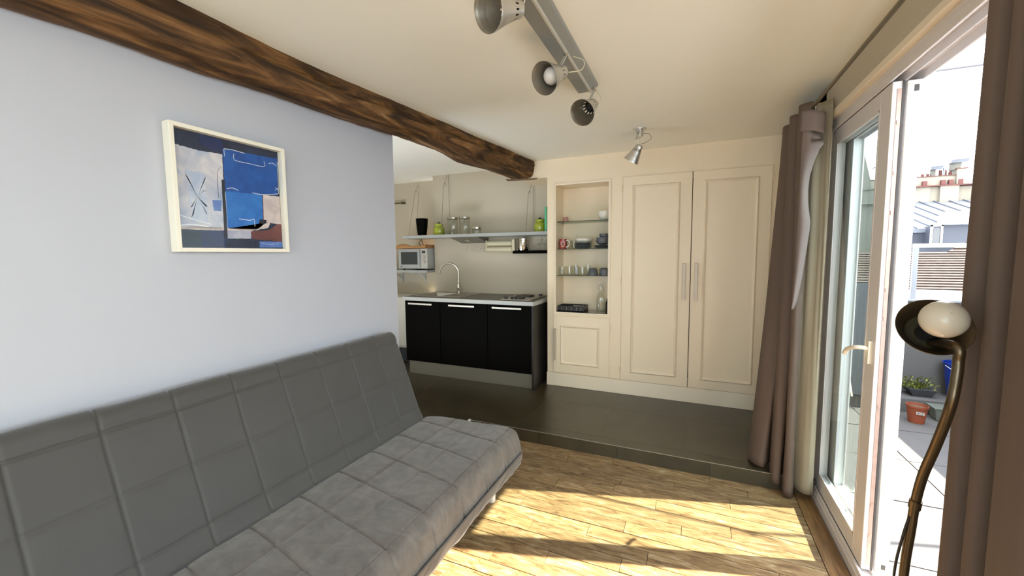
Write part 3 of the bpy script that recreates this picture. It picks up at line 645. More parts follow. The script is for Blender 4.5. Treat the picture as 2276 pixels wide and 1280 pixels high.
build('lamp_holder', MB().lathe([(.020,-.062),(.020,-.020),(.016,-.012),(.004,-.012)], rimc, ax, 24), m_darkplastic, fl_, smooth=True)
build('globe_bulb', MB().lathe([(.012,-.018)]+[(max(.001,.040*sin(a)), .052-.040*cos(a)) for a in [radians(20+160*q/14) for q in range(15)]], rimc, ax, 40), m_bulb_white, fl_, smooth=True)
bp = rimc-ax*.06
path = [bp+ax*.01, bp-ax*.015+Vector((.004,.004,-.014)), (.522,1.158,1.268), (.524,1.150,1.236), (.521,1.145,1.20), (.515,1.140,1.155), (.515,1.160,1.096), (.515,1.192,1.021), (.515,1.230,.938), (.515,1.253,.855), (.515,1.264,.779), (.514,1.276,.675), (.513,1.282,.5), (.512,1.285,.02)]
build('gooseneck_pole', MB().tube(cr(path, 70), .0095, 14), m_lampmetal, fl_, smooth=True)
build('collar', MB().cyl((.515,1.2495,.868), (.515,1.255,.845), .0118, n=16), m_lampmetal, fl_, smooth=True)
build('power_cord', MB().tube(cr([(.507,1.255,.82),(.501,1.264,.76),(.495,1.276,.66),(.496,1.28,.5),(.50,1.27,.03)], 40), .003, 8), m_darkplastic, fl_, smooth=True)
build('base', MB().lathe([(.004,0),(.13,0),(.13,.012),(.12,.018),(.02,.024),(.012,.05)], (.512,1.285,.001), n=40), m_lampmetal, fl_, smooth=True)

# ------------------------------------------------------------------ wardrobe and display cabinet
def moulding(x0, x1, z0, z1, y, w=.016, h=.009):
    m = MB(); o = [(x0,z0),(x1,z0),(x1,z1),(x0,z1)]; i_ = [(x0+w,z0+w),(x1-w,z0+w),(x1-w,z1-w),(x0+w,z1-w)]
    mid = [(x0+w*.45,z0+w*.45),(x1-w*.45,z0+w*.45),(x1-w*.45,z1-w*.45),(x0+w*.45,z1-w*.45)]
    vs = [(x,y,z) for x,z in o]+[(x,y-h,z) for x,z in mid]+[(x,y-h*.05,z) for x,z in i_]+[(x,y,z) for x,z in i_]
    fs = []
    for a in range(3):
        for k in range(4): fs.append((a*4+k, a*4+(k+1)%4, a*4+4+(k+1)%4, a*4+4+k))
    return m.add(vs, fs)
wd = thing('wardrobe', 'tall cream built-in wardrobe with two panelled doors', 'wardrobe', (0.0, YB, ZS))
dy0, dy1 = YB-.016, YB+.006
for side, (xa, xb, pa, pb, hx) in enumerate(((-.603,-.0028,-.517,-.097,-.052), (.0028,.601,.094,.513,.048))):
    d = build('door', MB().box(xa, xb, dy0, dy1, .240, 2.187), m_joinery, wd, bev=.002)
    build('panel_moulding', moulding(pa, pb, .318, 2.107, dy0, .030, .017), m_moulding, d)
    h = MB().box(hx-.0125, hx+.0125, dy0-.028, dy0-.022, 1.05, 1.378).box(hx-.008, hx+.008, dy0-.023, dy0, 1.055, 1.068).box(hx-.008, hx+.008, dy0-.023, dy0, 1.36, 1.373)
    build('handle', h, M('dull_steel', (.50,.43,.34), .5, .55, var=.08), d, bev=.0015)
    for z in ((2.085, 1.215, .342) if side == 0 else (2.09, 1.25, .342)):
        x = xa-.006 if side == 0 else xb+.006
        build('hinge', MB().cyl((x, dy0-.004, z-.028), (x, dy0-.004, z+.028), .006, n=12), m_joinery, d, smooth=True)
build('interior', MB().box(-.606,.604,YB+.30,YB+.31,.24,2.19), m_gasket, wd)
dc = thing('display_cabinet', 'cream built-in display niche with glass shelves over a small cupboard door', 'cabinet', (-1.0, YB, ZS))
nx0, nx1, nz0, nz1, ny = -1.268, -.734, .872, 2.163, 4.265
build('niche_lining', MB().box(nx0-.02,nx0,YB+.002,ny,nz0-.01,nz1+.01).box(nx1,nx1+.018,YB+.002,ny,nz0-.01,nz1+.01).box(nx0-.02,nx1+.018,ny,ny+.02,nz0-.01,nz1+.01).box(nx0,nx1,YB+.002,ny,nz1,nz1+.012).box(nx0,nx1,YB+.002,ny,nz0-.012,nz0), m_joinery, dc)
nm = MB()
for k, e in enumerate((0, .010)):
    a0, a1, b0, b1 = -1.292+e, -.714-e, .853+e, 2.186-e; w = .010 if k == 0 else .014; yy = YB-.012 if k == 0 else YB-.006
    nm.box(a0,a0+w,yy,YB,b0,b1).box(a1-w,a1,yy,YB,b0,b1).box(a0+w,a1-w,yy,YB,b1-w,b1).box(a0+w,a1-w,yy,YB,b0,b0+w)
build('niche_moulding', nm, m_moulding, dc, bev=.002)
for z in (1.803, 1.526, 1.254):
    g = build('glass_shelf', MB().box(nx0+.002,nx1-.002,YB+.03,ny-.003,z-.006,z), g_shelf, dc)
    build('shelf_edge', MB().box(nx0+.002,nx1-.002,YB+.028,YB+.031,z-.006,z), M('green_glass_edge',(.035,.04,.03),.2), g)
    for x in (nx0+.012, nx1-.012):
        for y in (YB+.055, ny-.04): build('shelf_pin', MB().cyl((x-.011 if x < -1 else x+.011, y, z-.010), (x, y, z-.010), .004, n=10), m_steel, dc, smooth=True)
build('base_shelf', MB().box(nx0+.001,nx1-.001,YB+.016,ny-.003,nz0,nz0+.008), M('smoked_glass_base',(.045,.045,.04),.12,coat=.6), dc)
ld = build('door', MB().box(-1.290,-.716,dy0,dy1,.243,.838), m_joinery, dc, bev=.002)
build('panel_moulding', moulding(-1.218,-.810,.333,.745,dy0,.028,.016), m_moulding, ld)
build('handle', MB().box(-1.279,-1.262,dy0-.028,dy0-.021,.372,.708).box(-1.276,-1.265,dy0-.022,dy0,.380,.392).box(-1.276,-1.265,dy0-.022,dy0,.688,.700), M('dull_steel', (.50,.43,.34), .5, .55, var=.08), ld, bev=.0015)
for z in (.745, .335): build('hinge', MB().cyl((-.709,dy0-.004,z-.02),(-.709,dy0-.004,z+.02),.006,n=12), m_joinery, ld, smooth=True)

# ------------------------------------------------------------------ things in the niche
def cup(name, label, cat, c, r0, r1, h, mat, wall=.002, group=None, n=28, foot=.004):
    m = MB().lathe([(.001,0),(r0,0),((r0+r1)/2,h*.5),(r1,h),(r1-wall,h),((r0+r1)/2-wall,h*.5),(r0-wall,foot),(.001,foot)], c, n=n)
    return tag(build(name, m, mat, loc=c, smooth=True), label, cat, group)
def bowl(name, label, cat, c, R, h, rf, mat, group=None, wall=.004):
    o = [(.001,0),(rf,0),(rf,.004)]+[(rf+(R-rf)*sin(pi/2*t), .004+(h-.004)*(1-cos(pi/2*t))) for t in (.2,.4,.6,.8,1)]
    i_ = [(max(.001,r-wall), z+wall*.6) for r, z in reversed(o[2:-1])]
    return tag(build(name, MB().lathe(o+[(R-wall*.6,h)]+i_+[(.001,.008)], c, n=32), mat, loc=c, smooth=True), label, cat, group)
S1, S2, S3, S0 = 1.8035, 1.5265, 1.2545, nz0+.0085
tag(build('egg_cup', MB().lathe([(.001,0),(.032,0),(.033,.006),(.024,.046),(.021,.049),(.001,.05)], (-1.198,4.10,S1), n=10), m_pink, loc=(-1.198,4.10,S1)), 'small pink fluted cup upside down on the top glass shelf', 'cup')
bowl('white_bowl', 'white porcelain bowl on the right of the top glass shelf', 'bowl', (-.800,4.115,S1), .066, .088, .03, m_porc)
mg = thing('mug', 'red mug with a white horseshoe emblem and white handle', 'mug', (-1.213,4.06,S2))
build('body', MB().lathe([(.001,0),(.037,0),(.0385,.004),(.0385,.098),(.0365,.100),(.0350,.098),(.035,.008),(.001,.006)], (-1.213,4.06,S2), n=36), m_red, mg, smooth=True)
build('handle', MB().tube(cr([(-1.178,4.045,S2+.085),(-1.150,4.035,S2+.082),(-1.138,4.03,S2+.055),(-1.150,4.035,S2+.025),(-1.178,4.045,S2+.016)], 20), .0055, 10), m_porc, mg, smooth=True)
em = []
for q in range(19):
    a = radians(200+ -0 + q*140/18); 
    th = cos(radians(205+q*130/18))*.021; zz = .046+sin(radians(205+q*130/18))*.028
    em.append((-1.213+.039*sin(th/.039+.25), 4.06-.039*cos(th/.039+.25), S2+zz))
em = [(-1.213+.0392*sin(t/.0392+.25), 4.06-.0392*cos(t/.0392+.25), S2+z) for t, z in [(-.019,.075),(-.0195,.05),(-.014,.03),(0,.022),(.014,.03),(.0195,.05),(.019,.075)]]
build('horseshoe_emblem', MB().tube(cr(em, 26), .003, 8), m_porc, mg, smooth=True)
build('emblem_dot', MB().ball((-1.213+.0385*sin(.25),4.06-.0385*cos(.25),S2+.05), .008, sc=(1,.4,1.3)), M('mug_brown',(.16,.10,.04),.4), mg, smooth=True)
tag(build('tumbler', MB().lathe([(.001,0),(.033,0),(.036,.095),(.0345,.095),(.032,.004),(.001,.004)], (-1.229,4.16,S2), n=28), m_cream, loc=(-1.229,4.16,S2), smooth=True), 'pale cream tumbler behind the red mug', 'cup')
cup('glass_cup', 'clear glass cup behind the red mug handle', 'glass', (-1.125,4.17,S2), .034, .040, .085, g_cup)
for k in range(6):
    c = (-1.018, 4.12, S2+.0095*k)
    tag(build('plate', MB().lathe([(.001,0),(.058,0),(.060,.002),(.089,.0095),(.0895,.011),(.086,.0105),(.058,.005),(.001,.005)], c, n=40), m_teal, loc=c, smooth=True), ['lowest','second lowest','third lowest','third from the top','second from the top','topmost'][k]+' blue grey plate in the stack under the white dish', 'plate', 'stack of blue grey plates')
bowl('shallow_bowl', 'white shallow bowl on top of the blue grey plate stack', 'bowl', (-1.010,4.12,S2+.0600), .088, .040, .045, m_porc)
for k in range(3):
    c = (-.822, 4.12, S2+.0105*k)
    tag(build('plate', MB().lathe([(.001,0),(.05,0),(.082,.010),(.083,.012),(.079,.0115),(.05,.005),(.001,.005)], c, n=40), m_stone, loc=c, smooth=True), ['bottom','middle','top'][k]+' dark grey plate under the bowls on the right', 'plate', 'dark grey plates')
for k, (R, h, dz) in enumerate(((.070,.052,.034),(.066,.050,.058),(.048,.046,.100))):
    bowl('bowl', ['large dark grey bowl standing on the dark grey plates','dark grey bowl nested in the large bowl','small dark grey bowl topping the bowl stack'][k], 'bowl', (-.815+.012*(k==2), 4.12, S2+dz), R, h, .034, m_stone, 'dark grey bowls')
gx = [(-1.224,4.075,.040,.086,'leftmost clear glass tumbler on the third glass shelf'),(-1.160,4.12,.034,.092,'second clear tumbler from the left on the third glass shelf'),(-1.112,4.18,.032,.100,'tall clear tumbler at the back of the third glass shelf'),(-1.068,4.075,.030,.084,'clear tumbler in the middle of the front row'),(-1.012,4.085,.028,.082,'clear tumbler just left of the grey cups'),(-.975,4.17,.036,.098,'clear tumbler half hidden behind the grey cup')]
for x, y, r, h, lb in gx: cup('tumbler', lb, 'glass', (x,y,S3), r*.86, r, h, g_cup, group='clear tumblers on the third shelf', foot=.008)
def upcup(x, y, r, h, lb):
    m = MB().lathe([(r,0),(r*.97,.01),(r*.66,h*.96),(r*.60,h),(.001,h),(.001,h-.004),(r*.6,h-.005),(r*.94,.004)], (x,y,S3), n=32)
    tag(build('coffee_cup', m, m_stone, loc=(x,y,S3), smooth=True), lb, 'cup', 'grey cups upside down')
upcup(-.905,4.075,.054,.076,'grey cup standing upside down next to the clear tumblers')
upcup(-.805,4.14,.050,.074,'grey cup upside down at the right end, behind the small dish')
bowl('sugar_bowl', 'dark grey small dish at the right end of the third glass shelf', 'bowl', (-.785,4.05,S3), .046, .062, .038, m_stone)
tr = thing('cutlery_tray', 'black slatted plastic tray on the niche base', 'tray', (-1.11,4.12,S0))
build('tray_base', MB().box(-1.262,-.985,4.03,4.22,S0,S0+.006), m_darkplastic, tr)
build('tray_wall', MB().box(-1.262,-.985,4.03,4.036,S0,S0+.056).box(-1.262,-.985,4.214,4.22,S0,S0+.056).box(-1.262,-1.256,4.036,4.214,S0,S0+.056).box(-.991,-.985,4.036,4.214,S0,S0+.056), m_darkplastic, tr)
for x in (-1.20,-1.14,-1.08,-1.03): build('divider', MB().box(x-.002,x+.002,4.036,4.214,S0+.006,S0+.046), m_darkplastic, tr)
for x in (-1.215,-1.165,-1.115,-1.06,-1.015): build('front_slot', MB().box(x-.003,x+.003,4.0285,4.031,S0+.012,S0+.044), M('slot_grey',(.22,.20,.17),.6), tr)
tag(build('spoon', MB().ball((-1.09,4.10,S0+.050), .018, sc=(1.4,.8,.35)).cyl((-1.075,4.10,S0+.052),(-1.0,4.13,S0+.048),.003,n=8), m_steel, loc=(-1.09,4.1,S0+.05), smooth=True), 'steel spoon lying in the black tray', 'spoon')
bt = thing('swing_top_bottle', 'clear glass bottle with a wire swing top on the niche base', 'bottle', (-.832,4.12,S0))
build('bottle_body', MB().lathe([(.001,0),(.041,0),(.043,.004),(.043,.13),(.040,.16),(.028,.19),(.016,.215),(.0145,.25),(.017,.252),(.017,.262),(.012,.264),(.012,.22),(.036,.155),(.040,.13),(.040,.01),(.001,.008)], (-.832,4.12,S0), n=32), g_jar, bt, smooth=True)
build('stopper', MB().lathe([(.001,.258),(.012,.262),(.015,.268),(.013,.280),(.001,.284)], (-.832,4.12,S0), n=20), m_porc, bt, smooth=True)
build('wire_bail', MB().tube(cr([(-.852,4.11,S0+.225),(-.858,4.105,S0+.255),(-.832,4.10,S0+.280),(-.806,4.105,S0+.255),(-.800,4.11,S0+.22),(-.788,4.10,S0+.20)], 24), .0016, 6), m_darkplastic, bt, smooth=True)
tag(build('black_bottle', MB().lathe([(.001,0),(.026,0),(.026,.09),(.018,.11),(.012,.135),(.001,.136)], (-.762,4.15,S0), n=20), m_black_side, loc=(-.762,4.15,S0), smooth=True), 'dark small bottle at the right end of the niche base', 'bottle')
# ------------------------------------------------------------------ kitchen units
def cabinet(label, x0, x1, h0, h1, cat='cabinet'):
    c = thing('kitchen_cabinet', label, cat, ((x0+x1)/2, 4.05, ZS), 'black kitchen base cabinets')
    build('carcass', MB().box(x0+.002, x1-.002, 3.765, 4.385, .255, .959), m_black_side, c)
    d = build('door', MB().box(x0+.003, x1-.003, 3.742, 3.763, .258, .955), m_black, c, bev=.0015)
    build('handle', MB().box(h0, h1, 3.716, 3.722, .915, .934).box(h0+.02, h0+.035, 3.72, 3.743, .918, .930).box(h1-.035, h1-.02, 3.72, 3.743, .918, .930), m_steel, d, bev=.0015)
    return c
cabinet('black base cabinet under the sink, leftmost of the three', -3.008, -2.530, -2.945, -2.622)
cabinet('black base cabinet in the middle of the kitchen counter', -2.530, -1.940, -2.405, -2.084)
cabinet('black base cabinet under the hotplate, rightmost of the three', -1.940, -1.442, -1.875, -1.545)
tag(build('side_panel', MB().box(-1.441,-1.421,3.735,4.385,ZS+.0005,.9595), m_black_side, loc=(-1.43,3.74,ZS)), 'black end panel of the kitchen counter facing the wardrobe', 'panel')
tag(build('kitchen_plinth', MB().box(-2.998,-1.444,3.785,3.800,ZS+.001,.253), m_plinth, loc=(-2.2,3.79,ZS)), 'brushed grey plinth below the black base cabinets', 'plinth')
tag(build('cabinet_leg', MB().box(-3.006,-2.985,3.79,3.83,ZS+.0005,.2545), m_black_side, loc=(-3.0,3.8,ZS)), 'black support post at the left end of the kitchen plinth', 'leg')
wt = thing('worktop', 'grey laminate worktop with a pale edge on the black cabinets', 'worktop', (-2.2, 4.05, .96))
hx0, hx1, hy0, hy1 = -2.915, -2.615, 3.865, 4.245
b = MB().box(-3.018,hx0,3.722,4.388,.960,1.0).box(hx1,-1.418,3.722,4.388,.960,1.0).box(hx0,hx1,3.722,hy0,.960,1.0).box(hx0,hx1,hy1,4.388,.960,1.0)
build('top', b, m_worktop, wt)
build('edge_band', MB().box(-3.018,-1.416,3.715,3.7215,.960,1.0005).box(-1.4178,-1.412,3.715,4.388,.960,1.0005), m_edge, wt)
sk_ = thing('kitchen_sink', 'steel inset sink with a drainer in the worktop', 'sink', (-2.65, 4.05, 1.0))
m_sink = M('sink_steel', (.50,.48,.43), .30, 1.0, var=.08, scale=14)
b = MB().box(-2.955,hx0+.004,3.84,4.30,1.0005,1.005).box(hx1-.004,-2.33,3.84,4.30,1.0005,1.005).box(hx0+.004,hx1-.004,3.84,hy0+.004,1.0005,1.005).box(hx0+.004,hx1-.004,hy1-.004,4.30,1.0005,1.005)
build('rim', b, m_sink, sk_, bev=.0015)
b = MB(); e = .006
b.add([(hx0+e,hy0+e,1.004),(hx1-e,hy0+e,1.004),(hx1-e,hy1-e,1.004),(hx0+e,hy1-e,1.004),(hx0+.03,hy0+.03,.965),(hx1-.03,hy0+.03,.965),(hx1-.03,hy1-.03,.965),(hx0+.03,hy1-.03,.965)],[(0,1,5,4),(1,2,6,5),(2,3,7,6),(3,0,4,7),(4,5,6,7)])
build('bowl', b, m_sink, sk_, smooth=True, angle=20)
build('drain', MB().lathe([(.001,.966),(.026,.9665),(.03,.968)], (-2.765,4.05,0), n=24), m_chrome, sk_, smooth=True)
for k in range(7): build('drainer_rib', MB().box(-2.575+.032*k,-2.566+.032*k,3.90,4.20,1.005,1.0075), m_sink, sk_)
fa = thing('kitchen_tap', 'steel high-arc kitchen mixer tap behind the sink', 'tap', (-2.60, 4.26, 1.005))
build('tap_body', MB().lathe([(.028,0),(.028,.004),(.023,.008),(.0225,.115),(.018,.120)], (-2.60,4.26,1.0055), n=28, cap0=True, cap1=True), m_chrome, fa, smooth=True)
arc = [(-2.60,4.26,1.12),(-2.60,4.26,1.24)]+[(-2.60-.098*(1-cos(a)), 4.26-.055*(1-cos(a)), 1.262+.108*sin(a)) for a in [radians(q) for q in range(0,181,15)]]+[(-2.806,4.146,1.235)]
build('spout', MB().tube(cr(arc, 60), .0115, 14), m_chrome, fa, smooth=True)
build('lever', MB().cyl((-2.60,4.25,1.055),(-2.535,4.225,1.058),.018,n=20).cyl((-2.540,4.227,1.065),(-2.538,4.222,1.135),.0042,n=10), m_chrome, fa, smooth=True)
hb = thing('hotplate', 'two-plate electric hob set into the right end of the worktop', 'hob', (-1.65, 4.0, 1.0))
build('hob_plate', MB().box(-1.80,-1.475,3.775,4.265,1.0005,1.012), m_sink, hb, bev=.003)
for (x, y, r) in ((-1.66,4.115,.095),(-1.66,3.905,.075)):
    build('cooking_plate', MB().lathe([(.001,.024),(r*.35,.0235),(r*.38,.026),(r,.026),(r+.004,.022),(r+.004,.012)], (x,y,1.0), n=36), m_black_side, hb, smooth=True)
for (x, y) in ((-1.755,3.815),(-1.66,3.805),(-1.515,4.215)): build('knob', MB().lathe([(.020,.012),(.018,.034),(.001,.035)], (x,y,1.0), n=20), m_darkplastic, hb, smooth=True)
# ------------------------------------------------------------------ wall shelf with its hanging cords
hs = thing('wall_shelf', 'long grey shelf hung on cords above the kitchen counter', 'shelf', (-2.3, 4.2, 1.68))
build('shelf_board', MB().box(-3.285,-1.365,4.075,4.388,1.679,1.714), m_shelf, hs, bev=.002)
for (tx, ty, tz, fx, bx, by) in ((-3.43,4.645,2.44,-3.19,-3.34,4.43),(-2.795,4.385,2.46,-2.715,-2.765,4.36),(-1.665,4.385,2.28,-1.63,-1.645,4.36)):
    build('cord', MB().tube([(tx-.012,ty-.012,tz-.01),(tx-.04,ty-.05,tz-.13),(fx,4.078,1.70),(fx,4.072,1.676),(fx+.02,4.12,1.674)], .0022, 6).tube([(tx+.008,ty-.012,tz-.01),(bx,by,1.715)], .0022, 6), m_cord, hs, smooth=True)
    build('hook', MB().torus((tx,ty-.010,tz), (0,1,0), .011, .003, 16, 6), m_steel, hs, smooth=True)
    build('cord_knot', MB().ball((tx-.03,ty-.035,tz-.10), .006, sc=(1,1,2)), m_cord, hs, smooth=True)
ZH = 1.7145
vs = thing('vase', 'tall black flared vase on the left end of the hanging shelf', 'vase', (-3.06,4.18,ZH))
build('body', MB().lathe([(.001,0),(.052,0),(.054,.01),(.066,.10),(.074,.205),(.0735,.210),(.0715,.207),(.063,.10),(.05,.012),(.001,.012)], (-3.06,4.18,ZH), n=36), m_black, vs, smooth=True)
build('rim', MB().torus((-3.06,4.18,ZH+.208), (0,0,1), .0725, .002), m_stone, vs, smooth=True)
def canister(x, y, lb):
    j = thing('storage_jar', lb, 'jar', (x,y,ZH), 'green ceramic jars on the hanging shelf')
    build('body', MB().lathe([(.001,0),(.062,0),(.066,.006),(.066,.07),(.060,.092),(.046,.104),(.044,.110)], (x,y,ZH), n=36), m_green, j, smooth=True)
    build('lid', MB().lathe([(.048,.108),(.051,.112),(.051,.130),(.046,.136),(.001,.139)], (x,y,ZH), n=36), m_green, j, smooth=True)
    build('lid_knob', MB().ball((x-.008,y,ZH+.147), .009).ball((x+.008,y,ZH+.147), .009).cyl((x,y,ZH+.137),(x,y,ZH+.148),.006), m_darkplastic, j, smooth=True)
canister(-2.812, 4.18, 'lime green ceramic jar next to the glass jars'); canister(-1.512, 4.19, 'lime green ceramic jar at the right end of the shelf')
def gjar(x, y, r, h, lb):
    j = thing('glass_jar', lb, 'jar', (x,y,ZH), 'glass jars with steel lids')
    build('body', MB().lathe([(.001,0),(r-.004,0),(r,.006),(r,h-.028),(r-.003,h-.022),(r-.005,h-.026),(r-.004,.012),(.001,.010)], (x,y,ZH), n=36), g_jar, j, smooth=True)
    build('lid', MB().lathe([(r+.001,h-.024),(r+.003,h-.022),(r+.003,h-.003),(r,h),(.001,h)], (x,y,ZH), n=36), m_chrome, j, smooth=True)
gjar(-2.628,4.20,.062,.208,'tall glass storage jar, left of the two'); gjar(-2.463,4.20,.064,.205,'tall glass storage jar, right of the two'); gjar(-2.303,4.20,.054,.080,'short squat glass jar with a steel lid')
tag(build('chopping_mat', MB().box(-1.436,-1.412,4.12,4.30,ZH,ZH+.262), m_mint, loc=(-1.44,4.2,ZH), bev=.004), 'mint green slab standing at the right end of the shelf', 'board')
# hood lamp, sockets, dispenser, black shelf
hd_ = thing('cooker_hood', 'slim steel extractor fixed under the hanging shelf', 'hood', (-2.38,4.25,1.68))
hb0 = [(-2.60,4.12,1.678),(-2.215,4.12,1.678),(-2.215,4.385,1.678),(-2.60,4.385,1.678)]
mm = MB().add([(-2.62,4.10,1.678),(-2.235,4.10,1.678),(-2.235,4.385,1.678),(-2.62,4.385,1.678),(-2.60,4.36,1.615),(-2.26,4.36,1.615),(-2.26,4.386,1.615),(-2.60,4.386,1.615)],[(0,1,5,4),(1,2,6,5),(2,3,7,6),(3,0,4,7),(4,5,6,7),(3,2,1,0)])
build('hood_body', mm, m_plinth, hd_)
build('hood_lamp', MB().torus((-2.44,4.226,1.6435), (0,-.24,-1), .034, .004).lathe([(.001,.002),(.034,0)], (-2.44,4.226,1.6435), (0,-.24,-1), 24), m_chrome, hd_, smooth=True)
for k, x in enumerate((-2.575,-2.46,-2.341)):
    so = thing('wall_socket', ['left','middle','right'][k]+' socket of the three on the kitchen splashback', 'socket', (x,4.389,1.545), 'wall sockets')
    build('plate', MB().box(x-.04,x+.04,4.384,4.3895,1.505,1.585), m_wall_white, so, bev=.002)
    build('socket_well', MB().lathe([(.022,0),(.020,.003),(.001,.003)], (x,4.3835,1.545), (0,1,0), 24), M('socket_grey',(.50,.48,.43),.5), so, smooth=True)
    for dx in (-.009,.009): build('pin_hole', MB().cyl((x+dx,4.382,1.545),(x+dx,4.384,1.545),.003,n=10), m_gasket, so)
rd = thing('roll_dispenser', 'cream double roll holder fixed under the hanging shelf', 'roll holder', (-2.02,4.32,1.51))
build('back_plate', MB().box(-2.235,-1.85,4.372,4.389,1.51,1.645), m_cream, rd, bev=.003)
for z in (1.605,1.535): 
    rl = build('roll', MB().cyl((-2.225,4.335,z),(-1.905,4.335,z),.030,n=28), m_cream, rd, smooth=True)
    build('roll_core', MB().torus((-1.903,4.335,z),(1,0,0),.020,.004), m_plinth, rl, smooth=True)
build('end_cap', MB().box(-1.90,-1.865,4.30,4.389,1.505,1.650), m_cream, rd, bev=.006); build('end_cap', MB().box(-2.243,-2.228,4.30,4.389,1.505,1.640), m_cream, rd, bev=.005)
tag(build('black_shelf', MB().box(-1.872,-1.362,4.262,4.389,1.481,1.516), m_black, loc=(-1.6,4.3,1.48), bev=.001), 'short black floating shelf under the right end of the long shelf', 'shelf')
uh = thing('utensil_holder', 'perforated steel utensil holder on the black shelf', 'holder', (-1.768,4.325,1.5165))
build('cylinder', MB().lathe([(.001,0),(.058,0),(.060,.003),(.060,.136),(.057,.137),(.057,.006),(.001,.006)], (-1.768,4.325,1.5165), n=40), m_chrome, uh, smooth=True)
hm = MB()
for a in range(-70,71,20):
    for z in range(6):
        q = radians(a-90+20); d = Vector((cos(q),sin(q),0)); p = Vector((-1.768,4.325,1.5165+.022+z*.018))
        hm.cyl(p+d*.0596, p+d*.0606, .0042, n=8)
build('perforation', hm, m_gasket, uh)['kind'] = 'stuff'
for k, x in enumerate((-1.568,-1.505,-1.43)):
    g = thing('stem_glass', ['leftmost','middle','rightmost'][k]+' small stemmed glass on the black shelf', 'glass', (x,4.325,1.5165), 'stemmed glasses')
    build('bowl', MB().lathe([(.004,.055),(.020,.065),(.030,.090),(.031,.128),(.0295,.128),(.0285,.09),(.018,.068),(.002,.060)], (x,4.325,1.5165), n=24), g_cup, g, smooth=True)
    build('stem', MB().lathe([(.026,0),(.026,.002),(.006,.008),(.0045,.03),(.0045,.056)], (x,4.325,1.5165), n=20, cap0=True), g_cup, g, smooth=True)
# microwave alcove
ms = thing('microwave_shelf', 'grey shelf on a bracket in the alcove carrying the microwave', 'shelf', (-3.3,4.45,1.25))
build('shelf_board', MB().box(-3.86,-3.032,4.215,4.648,1.250,1.284), m_shelf, ms, bev=.002)
for x in (-3.36,-3.75): build('bracket', MB().box(x-.012,x+.012,4.636,4.649,1.09,1.249).box(x-.012,x+.012,4.36,4.64,1.238,1.2495).tube(cr([(x,4.40,1.238),(x,4.50,1.215),(x,4.60,1.165),(x,4.64,1.10)],12),.010,8), m_shelf, ms, smooth=True)
mw = thing('microwave_oven', 'silver microwave oven on the alcove shelf', 'microwave', (-3.27,4.45,1.2845))
mx0, mx1, mf, mz0, mz1 = -3.492, -3.040, 4.245, 1.300, 1.560
build('case', MB().box(mx0,mx1,mf+.02,4.61,mz0,mz1), m_mw, mw, bev=.006)
dr = build('door', MB().box(mx0,mx0+.352,mf,mf+.021,mz0+.004,mz1-.002), m_mw, mw, bev=.004)
build('door_window', MB().box(mx0+.042,mx0+.300,mf-.003,mf+.001,mz0+.055,mz0+.215), m_mwglass, dr)
build('door_handle', MB().box(mx0+.325,mx0+.343,mf-.016,mf+.001,mz0+.02,mz1-.02), m_mw, dr, bev=.004)
build('maker_badge', MB().box(mx0+.03,mx0+.06,mf-.002,mf+.001,mz0+.022,mz0+.032), m_darkplastic, dr)
build('control_panel', MB().box(mx0+.354,mx1,mf,mf+.021,mz0+.004,mz1-.002), M('panel_silver',(.52,.51,.47),.4,.2), mw, bev=.003)
build('display', MB().box(mx0+.372,mx0+.422,mf-.002,mf+.001,mz1-.062,mz1-.030), m_mwglass, mw)
for z in (1.452,1.388): build('dial', MB().lathe([(.024,0),(.021,.014),(.001,.015)], (mx0+.402,mf,z), (0,-1,0), 24), m_steel, mw, smooth=True)
for x in (mx0+.05,mx1-.05):
    for y in (4.29,4.57): build('foot', MB().cyl((x,y,1.2843),(x,y,mz0+.002),.014,n=14), m_darkplastic, mw)
cb = thing('chopping_board', 'wooden chopping board lying on the microwave', 'chopping board', (-3.27,4.42,1.5605))
build('board', MB().box(-3.52,-3.045,4.215,4.56,1.5605,1.592), m_bamboo, cb, bev=.006)
build('board_grip', MB().tube(cr([(-3.50,4.23,1.588),(-3.44,4.225,1.606),(-3.37,4.225,1.606),(-3.30,4.23,1.590)],16),.012,8), m_bamboo, cb, smooth=True)
build('side_lip', MB().extr([(-3.15,4.215,1.585),(-3.06,4.215,1.606),(-3.045,4.215,1.606),(-3.045,4.215,1.585)],(0,.34,0)), m_bamboo, cb)
tag(build('power_cable', MB().tube(cr([(-3.20,4.35,1.678),(-3.21,4.33,1.65),(-3.215,4.32,1.615),(-3.19,4.33,1.60)],12),.004,8).tube(cr([(-3.20,4.35,1.675),(-3.17,4.33,1.63),(-3.15,4.33,1.605)],10),.004,8), m_darkplastic, loc=(-3.2,4.33,1.6), smooth=True), 'black cable hanging between the shelf and the chopping board', 'cable')
tag(build('wall_hook_rail', MB().cyl((-3.95,4.60,2.20),(-3.70,4.60,2.20),.008,n=12).cyl((-3.70,4.60,2.20),(-3.66,4.60,2.20),.018,n=16).cyl((-3.68,4.60,2.20),(-3.68,4.652,2.20),.012,n=12), m_lampmetal, loc=(-3.8,4.6,2.2), smooth=True), 'short bronze rail on the wall left of the hanging shelf', 'rail')
uc = thing('white_cupboard', 'white low cupboard in the corner left of the black cabinets', 'cupboard', (-3.5,4.3,ZS))
build('body', MB().box(-3.95,-3.06,4.20,4.64,ZS+.001,.93), m_white_pl, uc, bev=.004)
build('cupboard_door', MB().box(-3.60,-3.07,4.182,4.199,.30,.90), m_white_pl, uc, bev=.003)
build('grip', MB().box(-3.56,-3.54,4.165,4.183,.62,.72), m_steel, uc)
build('kick_board', MB().box(-3.95,-3.06,4.19,4.20,ZS+.001,.27), m_slate, uc)

